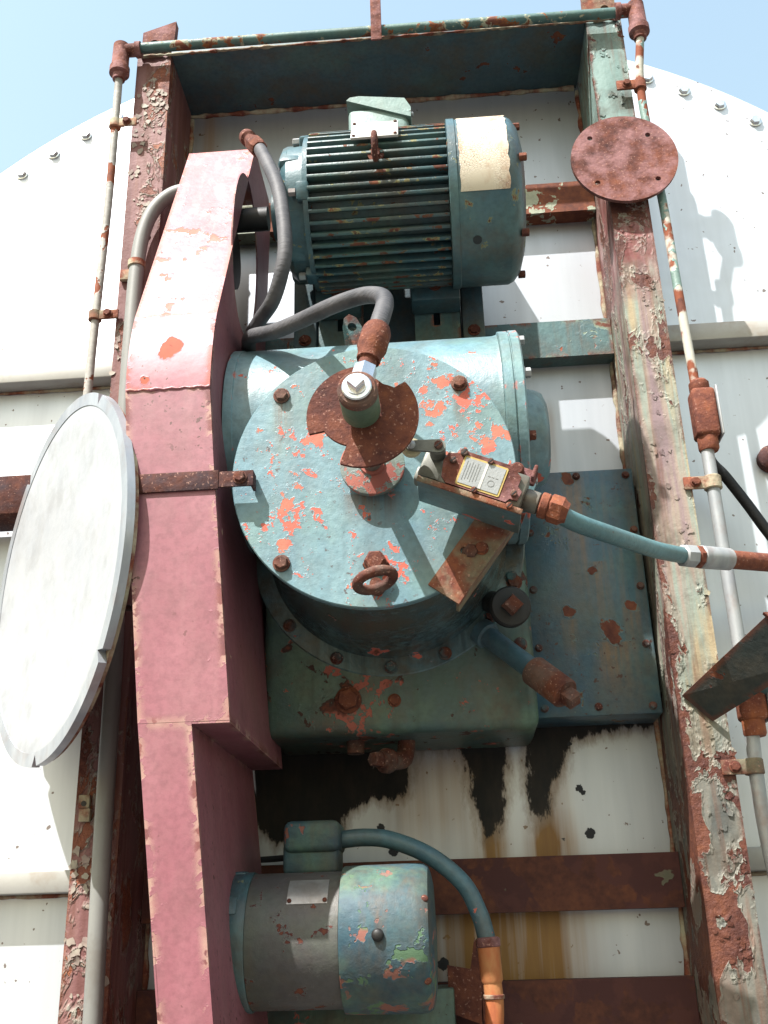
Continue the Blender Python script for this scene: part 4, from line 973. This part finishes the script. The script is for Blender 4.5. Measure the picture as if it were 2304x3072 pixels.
def g(bm): cyl(bm, (-.287, BY, BZ), (-.30, BY, BZ), .11, seg=48)
obj('mounting_ring', 'black', lm, g)
def g(bm):
    n = 8; rows = []
    for r in (.1036, .1046): rows.append([[bm.verts.new((x, BY-r*cos(R(e)), BZ+r*sin(R(e)))) for e in [30+28*i/n for i in range(n+1)]] for x in (-.172, -.108)])
    for k in range(n):
        bm.faces.new((rows[1][0][k], rows[1][0][k+1], rows[1][1][k+1], rows[1][1][k]))
        for q in (0, 1): bm.faces.new((rows[0][q][k], rows[0][q][k+1], rows[1][q][k+1], rows[1][q][k]))
    for k in (0, n): bm.faces.new((rows[0][0][k], rows[0][1][k], rows[1][1][k], rows[1][0][k]))
lnp = obj('nameplate', 'plate', lm, g)
for x in (-.168, -.112): rivet(lnp, (x, BY-.1046*cos(R(33)), BZ+.1046*sin(R(33))), (0, -cos(R(33)), sin(R(33))), .0035, 'rust')
def g(bm):
    box(bm, (-.198, -.095, 1.70), (-.104, -.005, 1.752), .008, seg=3)
lj = obj('terminal_box', 'small', lm, g)
def g(bm): box(bm, (-.196, -.105, 1.7345), (-.100, -.0, 1.787), .012, seg=3)
obj('box_lid', 'small', lj, g)
def g(bm):
    box(bm, (-.23, -.03, 1.50), (.02, .03, 1.70), .006); box(bm, (-.26, .03, 1.30), (.08, .164, 1.515), .004)
obj('foot', 'base', lm, g)
lc = thing('motor_lead_conduit', 'dark curved conduit dropping from the small motor box into an orange rusty pipe', 'conduit', (.14, -.05, 1.3))
def g(bm): tube(bm, [(-.11, -.05, 1.757), (-.06, -.05, 1.760), (-.012, -.05, 1.753), (.052, -.05, 1.725), (.105, -.05, 1.68), (.13, -.05, 1.63), (.141, -.05, 1.586)], .0150, 18)
obj('flexible_tube', 'pipeteal', lc, g)
def g(bm):
    lathe(bm, (.141, -.05, 1.594), (.05, 0, -1), [(0, .0165), (.003, .0205), (.014, .0205), (.016, .0185)], 24)
obj('connector_ring', 'rust_disc', lc, g)
def g(bm): lathe(bm, (.1418, -.05, 1.578), (.05, 0, -1), [(0, .0185), (.05, .0185), (.056, .015)], 24); tube(bm, [(.144, -.05, 1.53), (.146, -.05, 1.50), (.143, -.05, 1.46), (.128, -.05, 1.40), (.12, -.05, 1.3)], .0155, 18)
obj('orange_pipe', 'orange', lc, g)
def g(bm): lathe(bm, (.1455, -.05, 1.505), (0, 0, -1), [(-.002, .0165), (-.001, .018), (.004, .018), (.005, .0165)], 24)
obj('cable_tie', 'weld', lc, g)
pbk = thing('rusty_strap_bracket', 'dark rusty bent bracket beside the orange pipe at the bottom', 'bracket', (.1, .1, 1.45))
def g(bm):
    plate(bm, [(0, 0), (.055, -.02), (.06, .07), (.05, .12), (.04, .068), (.0, .075)], [], (.07, .06, 1.475), (1, 0, 0), (0, 0, 1), (0, 1, 0), .006)
    plate(bm, [(0, 0), (.1, 0), (.1, .08), (0, .08)], [], (.128, .065, 1.46), (0, 1, 0), (0, 0, 1), (1, 0, 0), .006)
obj('bent_plate', 'rust', pbk, g)
def g(bm): tube(bm, [(-.30, .15, 1.742), (-.24, .15, 1.744), (-.19, .13, 1.747), (-.16, .08, 1.745)], .006, 10)
o = obj('black_wire', 'cable', None, g); o['label'] = 'short black wire running behind the small motor terminal box'; o['category'] = 'wire'

# ------------------------------------------------------------------ odds and ends at the sides
rb = thing('angle_iron_arm', 'dark rusty angle iron arm jutting out from the right column', 'bracket', (.55, -.05, 1.95))
def g(bm):
    P = [V(.523, -.006, 1.993), V(.572, -.006, 1.944), V(.70, -.19, 2.005), V(.64, -.19, 2.083)]
    nrm = (P[1]-P[0]).cross(P[3]-P[0]).normalized(); 
    if nrm.z < 0: nrm = -nrm
    a = [bm.verts.new(p) for p in P]; b = [bm.verts.new(p+nrm*.007) for p in P]; skin(bm, a, b); bm.faces.new(a); bm.faces.new(b[::-1])
obj('arm_plate', 'armpaint', rb, g)
def g(bm):
    P = [V(.636, -.19, 2.088), V(.702, -.19, 2.01), V(.78, -.197, 2.03), V(.76, -.197, 2.09)]
    a = [bm.verts.new(p) for p in P]; b = [bm.verts.new(p+V(0, -.007, .002)) for p in P]; skin(bm, a, b); bm.faces.new(a); bm.faces.new(b[::-1])
obj('arm_flange', 'rust_orange', rb, g)
def g(bm): tube(bm, [(.652, .04, 2.56), (.668, .09, 2.51), (.70, .11, 2.475), (.735, .11, 2.41), (.77, .10, 2.33), (.86, .08, 2.15)], .0115, 14)
o = obj('black_cable', 'cable', None, g); o['label'] = 'black cable curving out from behind the rusty conduit box at right'; o['category'] = 'cable'
def g(bm):
    lathe(bm, (.832, YW-.001, 2.55), (0, -1, 0), [(0, .03), (.02, .03), (.026, .024), (.03, .014), (.06, .013)], 24)
o = obj('wall_fitting', 'darksteel', None, g); o['label'] = 'dark round fitting on the pale wall at the right edge'; o['category'] = 'fitting'
rp = thing('rope_loop', 'twisted pale rope looped over a grey post at the bottom right corner', 'rope', (.62, -.02, 1.3))
base_pts = catmull([(.594, -.03, 1.25), (.594, -.03, 1.38), (.595, -.03, 1.46), (.603, -.03, 1.487), (.625, -.03, 1.497), (.65, -.03, 1.49)], 22)
for k in range(3):
    def g(bm):
        pts = []
        for i, p in enumerate(base_pts):
            t = (base_pts[min(i+1, len(base_pts)-1)]-base_pts[max(i-1, 0)]).normalized(); w_ = V(0, 1, 0); s_ = t.cross(w_)
            a = i*.42 + k*2*pi/3; pts.append(p + (w_*cos(a)+s_*sin(a))*.0045)
        tube(bm, pts, .0046, 8, smooth=False)
    obj('strand', 'rope', rp, g, 60)
def g(bm): cyl(bm, (.63, -.03, 1.20), (.63, -.03, 1.478), .024, seg=24, bev=.004)
obj('post', 'galv', rp, g)
bcl = thing('beam_clip', 'small pale clip fixed to the lower left column flange', 'clip', (-.58, -.01, 1.81))
def g(bm):
    box(bm, (-.592, -.0105, 1.832), (-.571, -.0005, 1.856), .002); box(bm, (-.589, -.012, 1.808), (-.568, -.0005, 1.8315), .002)
obj('clip_body', 'weld', bcl, g)
def g(bm): cyl(bm, (-.581, -.0108, 1.84), (-.581, -.0120, 1.84), .005, seg=12)
obj('clip_hole', 'black', bcl, g)
da = thing('dark_steel_angle', 'dark brown steel angle on the wall behind the round lid at the left edge', 'steel angle', (-1.0, .1, 2.47))
def g(bm): box(bm, (-1.35, .10, 2.475), (-.79, .108, 2.566), .002); box(bm, (-1.35, .1085, 2.475), (-.79, .205, 2.483), .002)
obj('angle_iron', 'darksteel', da, g)
